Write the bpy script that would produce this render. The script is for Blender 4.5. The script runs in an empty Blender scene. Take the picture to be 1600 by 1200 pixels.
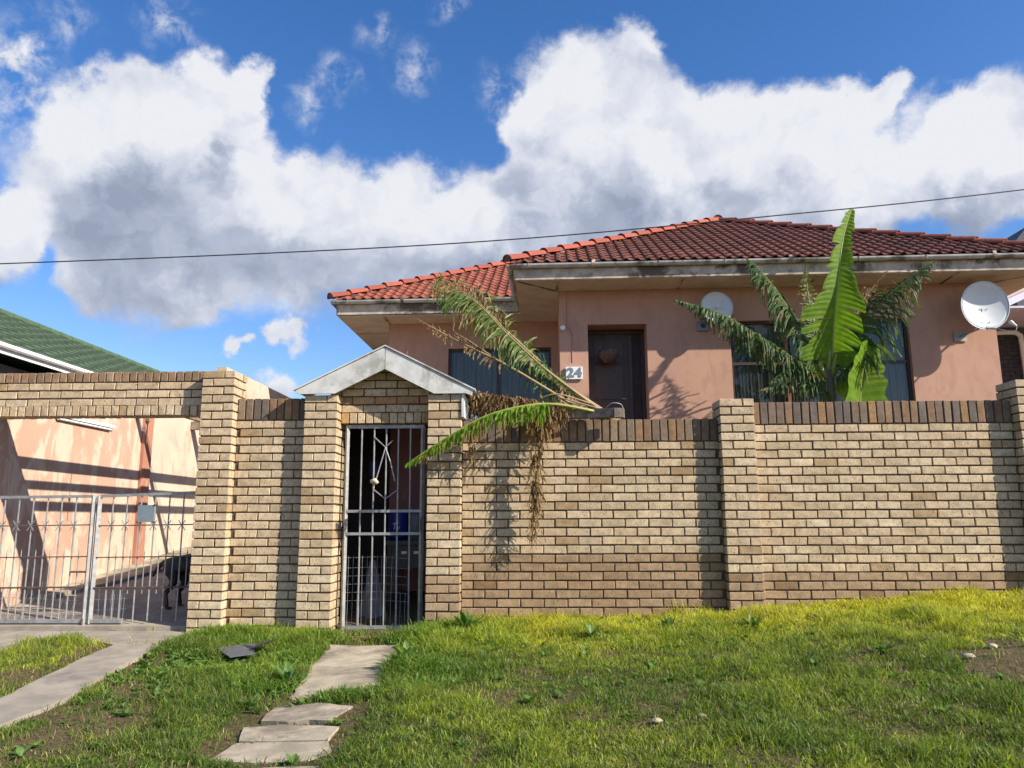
import bpy, bmesh, math, random
import numpy as np
from mathutils import Vector, Matrix
from mathutils.geometry import tessellate_polygon
R = math.radians
random.seed(7); rng = np.random.default_rng(11)
scn = bpy.context.scene
C = scn.collection

# ------------------------------------------------------------------ camera
cd = bpy.data.cameras.new('camera'); cam = bpy.data.objects.new('camera', cd); C.objects.link(cam)
cd.sensor_fit = 'HORIZONTAL'; cd.sensor_width = 36; cd.lens = 26.99; cd.clip_start = .05; cd.clip_end = 800
fw = Vector((-0.03358, 0.98403, 0.1748)); rt = Vector((0.99938, 0.03495, -0.0048)); up = Vector((0.01083, -0.17453, 0.98459))
mw = Matrix((( rt.x, up.x, -fw.x, 0.42653), (rt.y, up.y, -fw.y, -7.75634), (rt.z, up.z, -fw.z, 0.96505), (0, 0, 0, 1)))
cam.matrix_world = mw
scn.camera = cam
# ------------------------------------------------------------------ light and exposure
SUN = Vector((1, -.46, .74)).normalized()
ld = bpy.data.lights.new('sun', 'SUN'); ld.energy = 5.0; ld.angle = R(.55); ld.color = (1, .93, .82)
lo = bpy.data.objects.new('sun', ld); C.objects.link(lo); lo.rotation_euler = SUN.to_track_quat('Z', 'Y').to_euler(); lo.location = (20, -12, 20)
scn.view_settings.view_transform = 'Standard'; scn.view_settings.look = 'None'
scn.view_settings.exposure = 0.75; scn.view_settings.gamma = 1; scn.view_settings.use_curve_mapping = False
SKY_STRENGTH = .085

class NT:
    def __init__(s, nt): s.nt = nt; s.n = nt.nodes; s.l = nt.links
    def add(s, t, **k):
        n = s.n.new(t)
        for a, b in k.items():
            if a == 'ins':
                for i, v in b.items():
                    if isinstance(v, bpy.types.NodeSocket): s.l.new(v, n.inputs[i])
                    else: n.inputs[i].default_value = v
            else: setattr(n, a, b)
        return n
    def math(s, op, a, b=None, clamp=False):
        n = s.add('ShaderNodeMath', operation=op, use_clamp=clamp)
        for i, v in enumerate((a, b)):
            if v is None: continue
            if isinstance(v, bpy.types.NodeSocket): s.l.new(v, n.inputs[i])
            else: n.inputs[i].default_value = v
        return n.outputs[0]
    def vmath(s, op, a, b=None):
        n = s.add('ShaderNodeVectorMath', operation=op)
        for i, v in enumerate((a, b)):
            if v is None: continue
            if isinstance(v, bpy.types.NodeSocket): s.l.new(v, n.inputs[i])
            else: n.inputs[i].default_value = v
        return n
    def mr(s, v, a, b, c=0, d=1, smooth=True):
        n = s.add('ShaderNodeMapRange', interpolation_type='SMOOTHSTEP' if smooth else 'LINEAR')
        for i, x in enumerate((v, a, b, c, d)):
            if isinstance(x, bpy.types.NodeSocket): s.l.new(x, n.inputs[i])
            else: n.inputs[i].default_value = x
        return n.outputs[0]
    def mix(s, f, a, b, mode='MIX'):
        n = s.add('ShaderNodeMix', data_type='RGBA', blend_type=mode)
        for i, v in ((0, f), (6, a), (7, b)):
            if isinstance(v, bpy.types.NodeSocket): s.l.new(v, n.inputs[i])
            else: n.inputs[i].default_value = (*v, 1) if isinstance(v, tuple) and len(v) == 3 else v
        return n.outputs[2]
    def noise(s, vec, scale, detail=4, rough=.55, dist=0):
        n = s.add('ShaderNodeTexNoise', ins={'Scale': scale, 'Detail': detail, 'Roughness': rough, 'Distortion': dist})
        if vec is not None: s.l.new(vec, n.inputs['Vector'])
        return n.outputs[0]

# ------------------------------------------------------------------ world: sky with cumulus clouds
w = bpy.data.worlds.new('World'); scn.world = w; w.use_nodes = True
T = NT(w.node_tree); T.n.clear()
sky = T.add('ShaderNodeTexSky', sky_type='NISHITA', sun_disc=False, sun_elevation=math.asin(SUN.z), sun_rotation=math.atan2(SUN.x, SUN.y), air_density=1.0, dust_density=.4, ozone_density=2.2, altitude=50)
BL = [(-0.490, 0.765, 0.418, 0.062), (-0.442, 0.770, 0.461, 0.052), (-0.366, 0.790, 0.496, 0.046), (-0.326, 0.803, 0.499, 0.032), (-0.34, 0.816, 0.467, 0.036), (-0.4, 0.801, 0.444, 0.087), (-0.518, 0.777, 0.358, 0.087), (-0.44, 0.817, 0.374, 0.119), (-0.335, 0.854, 0.397, 0.079), (-0.25, 0.882, 0.399, 0.067), (-0.158, 0.903, 0.399, 0.063), (-0.079, 0.916, 0.394, 0.062), (-0.006, 0.922, 0.387, 0.071), (-0.44, 0.844, 0.307, 0.103), (-0.306, 0.893, 0.33, 0.111), (-0.185, 0.923, 0.339, 0.103), (-0.064, 0.94, 0.334, 0.103), (-0.506, 0.819, 0.269, 0.048), (-0.412, 0.869, 0.275, 0.051), (0.035, 0.849, 0.527, 0.063), (0.11, 0.834, 0.54, 0.041), (-0.005, 0.879, 0.477, 0.048), (0.051, 0.889, 0.455, 0.095), (0.135, 0.869, 0.477, 0.079), (0.225, 0.859, 0.461, 0.071), (0.301, 0.838, 0.456, 0.057), (0.358, 0.814, 0.457, 0.041), (0.389, 0.794, 0.467, 0.025), (0.168, 0.898, 0.406, 0.119), (0.286, 0.874, 0.393, 0.103), (0.372, 0.847, 0.379, 0.075), (0.43, 0.813, 0.393, 0.075), (0.486, 0.776, 0.402, 0.063), (0.522, 0.763, 0.38, 0.087), (0.482, 0.803, 0.349, 0.063), (0.075, 0.923, 0.377, 0.111), (0.208, 0.909, 0.36, 0.087), (0.315, 0.88, 0.355, 0.071), (-0.304, 0.925, 0.229, 0.024), (-0.333, 0.916, 0.226, 0.02), (-0.371, 0.904, 0.212, 0.017), (-0.33, 0.93, 0.159, 0.032), (-0.574, 0.756, 0.314, 0.04), (-0.562, 0.77, 0.304, 0.028), (-0.594, 0.755, 0.278, 0.055)]
BL += [(.72,.62,.38,.12),(.80,.48,.40,.10),(.66,.66,.33,.10),(-.75,.58,.33,.12),(-.84,.42,.36,.13),(-.8,-.3,.3,.15),(-.3,-.85,.30,.13),(.2,-.9,.26,.10)]
WI = [(-0.489, 0.705, 0.513, 0.025), (-0.395, 0.746, 0.537, 0.032), (-0.187, 0.809, 0.557, 0.023), (-0.149, 0.835, 0.53, 0.03), (-0.239, 0.826, 0.511, 0.025), (-0.1, 0.801, 0.59, 0.021), (-0.536, 0.701, 0.471, 0.042), (-0.534, 0.722, 0.441, 0.05), (-0.035, 0.86, 0.51, 0.033), (-0.271, 0.833, 0.483, 0.021), (0.475, 0.856, 0.205, 0.025)]
g = bpy.data.node_groups.new('cloud_field', 'ShaderNodeTree')
g.interface.new_socket('Vector', in_out='INPUT', socket_type='NodeSocketVector'); g.interface.new_socket('Field', in_out='OUTPUT', socket_type='NodeSocketFloat')
GT = NT(g); gi = GT.add('NodeGroupInput'); go_ = GT.add('NodeGroupOutput')
acc = None
for x, y, z, r in BL:
    d = Vector((x, y, z)).normalized()
    v = GT.mr(GT.vmath('DISTANCE', gi.outputs[0], tuple(d)).outputs['Value'], r * 1.16, r * .2)
    acc = v if acc is None else GT.math('ADD', acc, v)
GT.l.new(acc, go_.inputs[0])
tc = T.add('ShaderNodeTexCoord'); dv = tc.outputs['Generated']
def warp(scale, amt, det):
    n = T.add('ShaderNodeTexNoise', ins={'Scale': scale, 'Detail': det, 'Roughness': .62}); T.l.new(dv, n.inputs['Vector'])
    c = T.vmath('SUBTRACT', n.outputs['Color'], (.5, .5, .5)).outputs[0]
    return T.vmath('MULTIPLY', c, (amt, amt, amt)).outputs[0]
wv = T.vmath('ADD', T.vmath('ADD', dv, warp(7, .085, 3)).outputs[0], warp(24, .05, 6)).outputs[0]
fld = T.add('ShaderNodeGroup', node_tree=g); T.l.new(wv, fld.inputs[0])
f2 = T.add('ShaderNodeGroup', node_tree=g)
T.l.new(T.vmath('ADD', wv, (.015, -.01, .075)).outputs[0], f2.inputs[0])
fine = T.noise(dv, 38, 8, .62, .3)
puff = T.noise(wv, 9, 5, .52, .1)
puff_up = T.noise(T.vmath('ADD', wv, (.016, -.006, .026)).outputs[0], 9, 5, .52, .1)
fs = T.math('ADD', fld.outputs[0], T.math('MULTIPLY', T.math('SUBTRACT', fine, .5), .55))
alpha = T.mr(fs, .10, .80)
occ = T.mr(f2.outputs[0], .1, 2.6)
lum = T.math('SUBTRACT', 1.0, T.math('MULTIPLY', occ, .74))
lum = T.math('ADD', lum, T.math('ADD', T.math('MULTIPLY', T.math('SUBTRACT', puff, .5), .42), T.math('MULTIPLY', T.math('SUBTRACT', puff, puff_up), 1.25)))
lum = T.math('MULTIPLY', lum, T.mr(fs, .2, 1.0, .86, 1.0))
ramp = T.add('ShaderNodeValToRGB'); T.l.new(lum, ramp.inputs[0])
cr = ramp.color_ramp; cr.elements[0].position = .25; cr.elements[0].color = (.19, .22, .295, 1)
cr.elements[1].position = 1.0; cr.elements[1].color = (.50, .51, .54, 1)
e = cr.elements.new(.55); e.color = (.29, .32, .395, 1)
e = cr.elements.new(.78); e.color = (.41, .43, .49, 1)
wacc = None
for x, y, z, r in WI:
    v = T.mr(T.vmath('DISTANCE', wv, tuple(Vector((x, y, z)).normalized())).outputs['Value'], r * 1.5, 0)
    wacc = v if wacc is None else T.math('ADD', wacc, v)
wacc = T.math('MULTIPLY', T.math('MULTIPLY', wacc, T.mr(fine, .38, .75)), .8)
alpha = T.math('MAXIMUM', alpha, wacc)
hs = T.add('ShaderNodeHueSaturation', ins={'Saturation': 1.33, 'Value': 1.24}); T.l.new(T.mix(1, sky.outputs[0], (1.10, 1.0, 1.05), 'MULTIPLY'), hs.inputs['Color'])
b1 = T.add('ShaderNodeBackground', ins={'Strength': SKY_STRENGTH}); T.l.new(hs.outputs[0], b1.inputs[0])
b2 = T.add('ShaderNodeBackground', ins={'Strength': 1.0}); T.l.new(ramp.outputs[0], b2.inputs[0])
# no cloud below the horizon
sep = T.add('ShaderNodeSeparateXYZ'); T.l.new(dv, sep.inputs[0])
alpha = T.math('MULTIPLY', alpha, T.mr(sep.outputs[2], 0, .08), clamp=True)
mx = T.add('ShaderNodeMixShader'); T.l.new(alpha, mx.inputs[0]); T.l.new(b1.outputs[0], mx.inputs[1]); T.l.new(b2.outputs[0], mx.inputs[2])
wo = T.add('ShaderNodeOutputWorld'); T.l.new(mx.outputs[0], wo.inputs[0])

# ------------------------------------------------------------------ materials
def newmat(name):
    m = bpy.data.materials.new(name); m.use_nodes = True
    t = NT(m.node_tree); t.n.clear()
    out = t.add('ShaderNodeOutputMaterial'); p = t.add('ShaderNodeBsdfPrincipled'); t.l.new(p.outputs[0], out.inputs[0])
    t.p = p; t.out = out; t.m = m; t.co = t.add('ShaderNodeTexCoord').outputs['Object']
    return t
def setc(t, v, name='Base Color'):
    s = t.p.inputs[name]
    if isinstance(v, bpy.types.NodeSocket): t.l.new(v, s)
    else: s.default_value = (*v, 1) if isinstance(v, tuple) and len(v) == 3 else v
def bump(t, h, strength=.3, dist=.01):
    b = t.add('ShaderNodeBump', ins={'Strength': strength, 'Distance': dist, 'Height': h}); t.l.new(b.outputs[0], t.p.inputs['Normal'])
def plain(name, col, rough=.7, var=.15, scale=12, metal=0, bmp=.15, bscale=None, dark=None, dthr=.62):
    t = newmat(name); n = t.noise(t.co, scale, 5, .6)
    a = tuple(c * (1 - var) for c in col); b = tuple(min(1, c * (1 + var)) for c in col)
    c = t.mix(t.mr(n, .3, .7), a, b)
    if dark is not None:
        n2 = t.noise(t.co, scale * .35, 7, .7, .3); c = t.mix(t.mr(n2, dthr - .07, dthr + .07), c, dark)
    setc(t, c); t.p.inputs['Roughness'].default_value = rough; t.p.inputs['Metallic'].default_value = metal
    if bmp: bump(t, t.noise(t.co, bscale or scale * 6, 5, .6), bmp, .004)
    return t.m
M = {}
def brickmat(name, fleck, fl_amt):
    t = newmat(name); oi = t.add('ShaderNodeObjectInfo')
    off = t.math('MULTIPLY', oi.outputs['Random'], 37.0)
    v = t.vmath('ADD', t.co, t.add('ShaderNodeCombineXYZ', ins={0: off, 1: off, 2: off}).outputs[0]).outputs[0]
    vs = t.vmath('MULTIPLY', v, (1, 1, .42)).outputs[0]
    n1 = t.noise(v, 14, 4, .6); n2 = t.noise(vs, 105, 3, .7, .5); n3 = t.noise(v, 90, 5, .7)
    base = t.mix(t.mr(n1, .3, .72), t.mix(1, oi.outputs['Color'], (.80, .78, .75), 'MULTIPLY'), t.mix(1, oi.outputs['Color'], (1.13, 1.12, 1.1), 'MULTIPLY'))
    base = t.mix(t.mr(n3, .35, .75), base, t.mix(1, base, (.80, .78, .74), 'MULTIPLY'))
    c = t.mix(t.math('MULTIPLY', t.mr(n2, .575, .65), fl_amt), base, fleck)
    setc(t, c); t.p.inputs['Roughness'].default_value = .85
    hgt = t.math('SUBTRACT', t.math('MULTIPLY', n3, .6), t.mr(n2, .58, .68)); bump(t, hgt, .55, .003)
    return t.m
M['brick'] = brickmat('face_brick', (.085, .055, .03), .85)
M['mortar'] = plain('mortar', (.10, .068, .042), .95, .3, 30, bmp=.5)
M['mortar_pale'] = plain('mortar_pale', (.30, .25, .18), .95, .3, 30, bmp=.5)
def tilemat():
    t = newmat('roof_tile_clay'); oi = t.add('ShaderNodeObjectInfo')
    geo = t.add('ShaderNodeNewGeometry').outputs['Position']
    n1 = t.noise(geo, 9, 6, .7); n2 = t.noise(geo, 45, 5, .7); n3 = t.noise(geo, 1.6, 3)
    amt = t.math('MULTIPLY', t.mr(t.math('ADD', n1, t.math('MULTIPLY', t.math('SUBTRACT', n3, .5), .5)), .45, .62), .6)
    at = t.add('ShaderNodeAttribute', attribute_name='moss', attribute_type='OBJECT').outputs['Fac']
    c = t.mix(t.math('MULTIPLY', amt, at), oi.outputs['Color'], (.04, .028, .02))
    c = t.mix(t.math('MULTIPLY', t.math('MULTIPLY', t.mr(n2, .66, .74), at), .6), c, (.30, .26, .18))
    setc(t, c); t.p.inputs['Roughness'].default_value = .9; t.p.inputs['Specular IOR Level'].default_value = .25; bump(t, n2, .3, .004)
    return t.m
M['tile'] = tilemat()
def stucco(name, col, stain, thr=.58, dirt=(.30, .24, .2), amt=1.0, rough=.92, hi=None):
    t = newmat(name); v = t.vmath('MULTIPLY', t.co, (1, 1, .45)).outputs[0]
    n1 = t.noise(t.co, 1.3, 5, .6, .3); n2 = t.noise(v, 4.5, 7, .65, .5); n3 = t.noise(t.co, 120, 4, .6)
    c = t.mix(t.mr(n1, .3, .7), col, tuple(x * .88 for x in col))
    c = t.mix(t.math('MULTIPLY', t.mr(n2, thr, thr + .12), amt), c, stain)
    n4 = t.noise(v, 11, 6, .7, .2); c = t.mix(t.math('MULTIPLY', t.mr(n4, .62, .8), .35), c, dirt)
    setc(t, c); t.p.inputs['Roughness'].default_value = rough
    bump(t, t.math('ADD', n3, t.math('MULTIPLY', n2, .6)), .25, .004)
    return t.m
M['pink'] = stucco('pink_plaster', (.50, .288, .198), (.42, .24, .17), .48, (.30, .18, .135), .85)
M['pinkold'] = stucco('worn_pink_plaster', (.50, .31, .215), (.60, .47, .35), .46, (.30, .21, .15), .8)
M['redplaster'] = stucco('red_plaster', (.40, .18, .11), (.48, .28, .19), .56)
M['paleplaster'] = stucco('pale_plaster', (.56, .45, .34), (.46, .31, .22), .52, (.25, .2, .15), .8)
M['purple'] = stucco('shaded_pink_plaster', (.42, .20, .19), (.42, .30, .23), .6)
M['oldwhite'] = plain('weathered_white_paint', (.46, .39, .30), .75, .25, 5, dark=(.11, .08, .055), dthr=.53)
M['gutter'] = plain('gutter_paint', (.47, .46, .42), .55, .2, 4, dark=(.10, .085, .065), dthr=.57)
M['soffit'] = plain('soffit_board', (.58, .47, .36), .8, .12, 3, dark=(.25, .18, .12), dthr=.68)
M['boardwhite'] = plain('barge_board_paint', (.55, .54, .50), .7, .12, 7, dark=(.33, .32, .28), dthr=.56)
M['white'] = plain('white_paint', (.78, .78, .76), .45, .05, 10, bmp=.05)
M['galv'] = plain('galvanised_steel', (.30, .30, .29), .55, .2, 20, metal=.35, bmp=.1, dark=(.25, .17, .11), dthr=.68)
M['rust'] = plain('rusty_steel', (.10, .06, .045), .8, .4, 20)
M['darksteel'] = plain('dark_steel', (.055, .055, .06), .5, .3, 20)
M['blackplastic'] = plain('black_plastic', (.02, .02, .022), .4, .3, 20)
M['greyplate'] = plain('grey_painted_plate', (.17, .21, .235), .5, .1, 20)
M['darkwood'] = plain('dark_window_frame', (.05, .028, .018), .5, .3, 20)
M['redwood'] = plain('red_window_frame', (.20, .075, .04), .5, .2, 20)
M['timber'] = plain('weathered_timber', (.19, .155, .12), .9, .35, 14, dark=(.07, .055, .04), dthr=.58)
M['beam'] = plain('rough_beam', (.22, .17, .11), .9, .3, 14)
M['concrete'] = plain('path_concrete', (.37, .31, .215), .95, .28, 5, bmp=.7, bscale=45, dark=(.20, .16, .115), dthr=.54)
M['drive'] = plain('drive_concrete', (.28, .24, .185), .95, .2, 4, bmp=.4, bscale=50, dark=(.19, .16, .135), dthr=.60)
M['soil'] = plain('soil', (.15, .105, .062), 1, .3, 9, bmp=.8, bscale=40)
M['slate'] = plain('slate_sheet', (.10, .10, .105), .7, .2, 20)
M['dish'] = plain('dish_paint', (.66, .68, .67), .35, .04, 6, bmp=.02)
M['cable'] = plain('cable_black', (.015, .015, .017), .6, .2, 5, bmp=0)
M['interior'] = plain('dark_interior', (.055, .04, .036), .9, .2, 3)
M['door'] = plain('dark_brown_door', (.055, .032, .025), .6, .2, 8)
M['greentile'] = plain('green_roof_tile', (.065, .115, .055), .8, .12, 3, dark=(.05, .09, .05), dthr=.66)
M['greywall'] = plain('grey_gable_wall', (.10, .105, .115), .9, .1, 3)
M['blue'] = plain('blue_plastic', (.02, .03, .22), .4, .1, 10)
M['lilac'] = plain('lilac_beam_paint', (.58, .54, .66), .7, .06, 5)
M['curtain'] = None
def curtain():
    t = newmat('net_curtain'); s = t.add('ShaderNodeSeparateXYZ'); t.l.new(t.co, s.inputs[0])
    n = t.noise(t.vmath('MULTIPLY', t.co, (1, 1, .03)).outputs[0], 22, 4, .6)
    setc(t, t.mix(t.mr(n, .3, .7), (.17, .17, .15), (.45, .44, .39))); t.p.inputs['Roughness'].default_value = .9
    bump(t, n, .8, .03); return t.m
M['curtain'] = curtain()
def glass():
    t = newmat('window_glass'); t.n.remove(t.p)
    tr = t.add('ShaderNodeBsdfTransparent', ins={'Color': (.80, .82, .80, 1)}); gl = t.add('ShaderNodeBsdfGlossy', ins={'Roughness': .02, 'Color': (.72, .72, .72, 1)})
    fr = t.add('ShaderNodeFresnel', ins={'IOR': 1.55}); mx = t.add('ShaderNodeMixShader')
    t.l.new(t.math('MULTIPLY', fr.outputs[0], .75), mx.inputs[0]); t.l.new(tr.outputs[0], mx.inputs[1]); t.l.new(gl.outputs[0], mx.inputs[2]); t.l.new(mx.outputs[0], t.out.inputs[0]); return t.m
M['glass'] = glass()
def film():
    t = newmat('clear_plastic_sheet'); setc(t, (.30, .30, .33)); t.p.inputs['Roughness'].default_value = .35; t.p.inputs['Alpha'].default_value = .55
    return t.m
M['film'] = film()
def leafmat(name, c1, c2, trans=.35, rough=.45, dry=None, dthr=.55, spec=.5):
    t = newmat(name); n = t.noise(t.co, 7, 5, .6); n2 = t.noise(t.co, 60, 3, .6)
    c = t.mix(t.mr(n, .3, .7), c1, c2); c = t.mix(t.math('MULTIPLY', n2, .3), c, tuple(x * .6 for x in c1))
    if dry is not None: c = t.mix(t.mr(t.noise(t.co, 4.5, 6, .7), dthr, dthr + .08), c, dry)
    setc(t, c); t.p.inputs['Roughness'].default_value = rough; t.p.inputs['Specular IOR Level'].default_value = spec
    tl = t.add('ShaderNodeBsdfTranslucent'); t.l.new(t.mix(1, c, (1.5, 1.6, .7), 'MULTIPLY'), tl.inputs[0])
    mx = t.add('ShaderNodeMixShader', ins={0: trans}); t.l.new(t.p.outputs[0], mx.inputs[1]); t.l.new(tl.outputs[0], mx.inputs[2]); t.l.new(mx.outputs[0], t.out.inputs[0])
    return t.m
M['bgreen'] = leafmat('banana_leaf_green', (.12, .23, .014), (.20, .33, .025), .42, .6, (.26, .22, .07), .64, .2)
M['bdark'] = leafmat('banana_leaf_dark', (.04, .085, .022), (.075, .125, .035), .3, .55, (.20, .155, .07), .56, .3)
M['bolive'] = leafmat('banana_leaf_olive', (.09, .15, .025), (.16, .215, .04), .35, .5, (.27, .20, .09), .56)
M['bdry'] = leafmat('banana_leaf_dry', (.30, .20, .10), (.20, .12, .055), .25, .8, (.38, .29, .17), .55, .2)
M['rib'] = leafmat('leaf_midrib', (.27, .30, .06), (.36, .36, .10), .1, .5)
M['ribdry'] = leafmat('dry_midrib', (.33, .25, .11), (.26, .17, .08), .05, .7)
M['stem'] = leafmat('banana_stem', (.10, .075, .045), (.22, .16, .08), .02, .7, (.05, .035, .025), .52)
M['weed'] = leafmat('weed_leaf', (.08, .16, .03), (.15, .25, .05), .35, .5)
def grassmat():
    t = newmat('grass_blade'); a = t.add('ShaderNodeAttribute', attribute_name='tone')
    setc(t, a.outputs['Color']); t.p.inputs['Roughness'].default_value = .5; t.p.inputs['Specular IOR Level'].default_value = .35
    tl = t.add('ShaderNodeBsdfTranslucent'); t.l.new(t.mix(1, a.outputs['Color'], (1.6, 1.55, .8), 'MULTIPLY'), tl.inputs[0])
    mx = t.add('ShaderNodeMixShader', ins={0: .42}); t.l.new(t.p.outputs[0], mx.inputs[1]); t.l.new(tl.outputs[0], mx.inputs[2]); t.l.new(mx.outputs[0], t.out.inputs[0]); return t.m
M['grass'] = grassmat()
def groundmat():
    t = newmat('verge_ground'); n = t.noise(t.co, 1.8, 6, .65); n2 = t.noise(t.co, 22, 6, .7); n3 = t.noise(t.co, 90, 4, .7)
    c = t.mix(t.mr(n2, .35, .65), (.085, .06, .035), (.165, .115, .065)); c = t.mix(t.math('MULTIPLY', t.mr(n, .48, .6), .6), c, (.06, .075, .02))
    setc(t, c); t.p.inputs['Roughness'].default_value = 1; t.p.inputs['Specular IOR Level'].default_value = .1
    bump(t, t.math('ADD', n2, t.math('MULTIPLY', n3, .5)), .9, .02); return t.m
M['ground'] = groundmat()
M['fur'] = plain('black_dog_fur', (.015, .013, .012), .6, .4, 30, bmp=.5)
M['furtan'] = plain('tan_dog_fur', (.20, .12, .07), .7, .3, 30, bmp=.5)

# ------------------------------------------------------------------ building helpers
def tag(o, label=None, cat=None, group=None, kind=None):
    if label: o['label'] = label
    if cat: o['category'] = cat
    if group: o['group'] = group
    if kind: o['kind'] = kind
    return o
def thing(name, label, cat, loc=(0, 0, 0), rotz=0, group=None):
    o = bpy.data.objects.new(name, None); C.objects.link(o); o.location = loc; o.rotation_euler = (0, 0, rotz); o.empty_display_size = .1
    return tag(o, label, cat, group)
class MB:
    def __init__(s): s.v = []; s.f = []; s.m = []
    def add(s, vs, fs, mi=0):
        b = len(s.v); s.v += [tuple(v) for v in vs]; s.f += [tuple(b + i for i in f) for f in fs]; s.m += [mi] * len(fs)
    def box(s, x0, y0, z0, x1, y1, z1, mi=0):
        v = [(x0, y0, z0), (x1, y0, z0), (x1, y1, z0), (x0, y1, z0), (x0, y0, z1), (x1, y0, z1), (x1, y1, z1), (x0, y1, z1)]
        s.add(v, [(0, 3, 2, 1), (4, 5, 6, 7), (0, 1, 5, 4), (1, 2, 6, 5), (2, 3, 7, 6), (3, 0, 4, 7)], mi)
    def quad(s, a, b, c, d, mi=0): s.add([a, b, c, d], [(0, 1, 2, 3)], mi)
    def tube(s, pts, r, n=8, mi=0, cap=True, flat=1.0):
        pts = [Vector(p) for p in pts]; rs = r if isinstance(r, (list, tuple)) else [r] * len(pts)
        t0 = (pts[1] - pts[0]).normalized(); u = t0.orthogonal().normalized() if abs(t0.z) > .9 else t0.cross(Vector((0, 0, 1))).normalized()
        vs = []
        for i, p in enumerate(pts):
            t = ((pts[min(i + 1, len(pts) - 1)] - pts[max(i - 1, 0)])).normalized()
            u = (u - t * u.dot(t)).normalized(); w_ = t.cross(u)
            for k in range(n):
                a = 2 * math.pi * (k + .5) / n; vs.append(p + (u * math.cos(a) + w_ * math.sin(a) * flat) * rs[i])
        fs = [(i * n + k, i * n + (k + 1) % n, (i + 1) * n + (k + 1) % n, (i + 1) * n + k) for i in range(len(pts) - 1) for k in range(n)]
        if cap: fs += [tuple(range(n - 1, -1, -1)), tuple((len(pts) - 1) * n + k for k in range(n))]
        s.add(vs, fs, mi)
    def bar(s, a, b, w_, d=None, mi=0):  # square bar
        s.tube([a, b], (d or w_) * .7071, 4, mi)
    def prism(s, poly, h, mi=0):  # poly 3d pts, extruded by vector h
        h = Vector(h); n = len(poly); P = [Vector(p) for p in poly]
        tri = tessellate_polygon([P]); vs = P + [p + h for p in P]
        fs = [tuple(t) for t in tri] + [tuple(n + i for i in reversed(t)) for t in tri]
        fs += [(i, i + n, (i + 1) % n + n, (i + 1) % n) for i in range(n)]
        s.add(vs, fs, mi)
    def build(s, name, mats, parent=None, smooth=False, loc=(0, 0, 0), fix=True):
        me = bpy.data.meshes.new(name); me.from_pydata([tuple(v) for v in s.v], [], s.f)
        for m in (mats if isinstance(mats, (list, tuple)) else [mats]): me.materials.append(m)
        me.polygons.foreach_set('material_index', s.m)
        if smooth: me.polygons.foreach_set('use_smooth', [True] * len(s.f))
        if fix:
            bm = bmesh.new(); bm.from_mesh(me); bmesh.ops.recalc_face_normals(bm, faces=bm.faces); bm.to_mesh(me); bm.free()
        return place(name, me, parent, loc)
def place(name, me, parent=None, loc=(0, 0, 0), rot=None, col=None):
    o = bpy.data.objects.new(name, me); C.objects.link(o); o.location = loc
    if rot: o.rotation_euler = rot
    if parent: o.parent = parent
    if col: o.color = (*col, 1)
    return o
def build_at(mb, name, mats, parent, smooth=False, fix=True):   # world coordinates under an unrotated thing
    return mb.build(name, mats, parent, smooth, loc=tuple(-Vector(parent.location)) if parent else (0, 0, 0), fix=fix)
def rel(parent, p): return tuple(Vector(p) - Vector(parent.location))
def bez(pts, n):   # catmull-rom through points
    P = [Vector(p) for p in pts]; P = [P[0] * 2 - P[1]] + P + [P[-1] * 2 - P[-2]]; out = []
    m = len(P) - 3
    for i in range(n + 1):
        t = i / n * m; k = min(int(t), m - 1); t -= k; a, b, c, d = P[k:k + 4]
        out.append(.5 * ((2 * b) + (c - a) * t + (2 * a - 5 * b + 4 * c - d) * t * t + (3 * b - a - 3 * c + d) * t ** 3))
    return out

# ------------------------------------------------------------------ ground
BXS = [-9, -1.2, -.3, 2.2, 3.85, 5, 7, 12]; BZS = [-.1, -.1, -.03, .08, .19, .255, .37, .6]
def G(X, Y):
    X = np.asarray(X, float); Y = np.asarray(Y, float)
    b = np.interp(X, BXS, BZS); front = b + .04 * np.clip(Y, -12, 0)
    drive = -.06 + .107 * np.clip(Y, 0, 13)
    yard = np.clip(.3 + .45 * Y, 0, 2.1); s = np.clip((X + .2) / .5, 0, 1); back = drive * (1 - s) + yard * s
    k = np.clip((Y - .02) / .18, 0, 1); return front * (1 - k) + back * k
def vnoise(X, Y, sc, seed):
    r = np.random.default_rng(seed); t = r.random((64, 64)); x = X * sc; y = Y * sc
    xi = np.floor(x).astype(int); yi = np.floor(y).astype(int); fx = x - xi; fy = y - yi; fx = fx * fx * (3 - 2 * fx); fy = fy * fy * (3 - 2 * fy)
    a = t[xi % 64, yi % 64]; b = t[(xi + 1) % 64, yi % 64]; c = t[xi % 64, (yi + 1) % 64]; d = t[(xi + 1) % 64, (yi + 1) % 64]
    return (a * (1 - fx) + b * fx) * (1 - fy) + (c * (1 - fx) + d * fx) * fy
xs = np.concatenate([[-400, -120, -40, -15, -9], np.arange(-7, 8.01, .1), [10, 14, 22, 50, 120, 400]]); ys = np.concatenate([[-400, -100, -40, -20, -12, -9], np.arange(-7, 0, .1), [0, .02, .1, .2, .5, 1, 2, 3, 4, 5, 6, 8, 10, 13, 20, 40, 120, 400]])
XX, YY = np.meshgrid(xs, ys); ZZ = G(XX, YY)
inner = (np.abs(XX) < 8) & (YY > -7.5) & (YY < -.15)
ZZ = ZZ + inner * ((vnoise(XX, YY, 2.1, 1) - .5) * .03 + (vnoise(XX, YY, 7, 2) - .5) * .014) - .008
nx = len(xs); fs = [(j * nx + i, j * nx + i + 1, (j + 1) * nx + i + 1, (j + 1) * nx + i) for j in range(len(ys) - 1) for i in range(nx - 1)]
me = bpy.data.meshes.new('ground'); me.from_pydata(np.stack([XX.ravel(), YY.ravel(), ZZ.ravel()], 1).tolist(), [], fs); me.materials.append(M['ground'])
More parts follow.
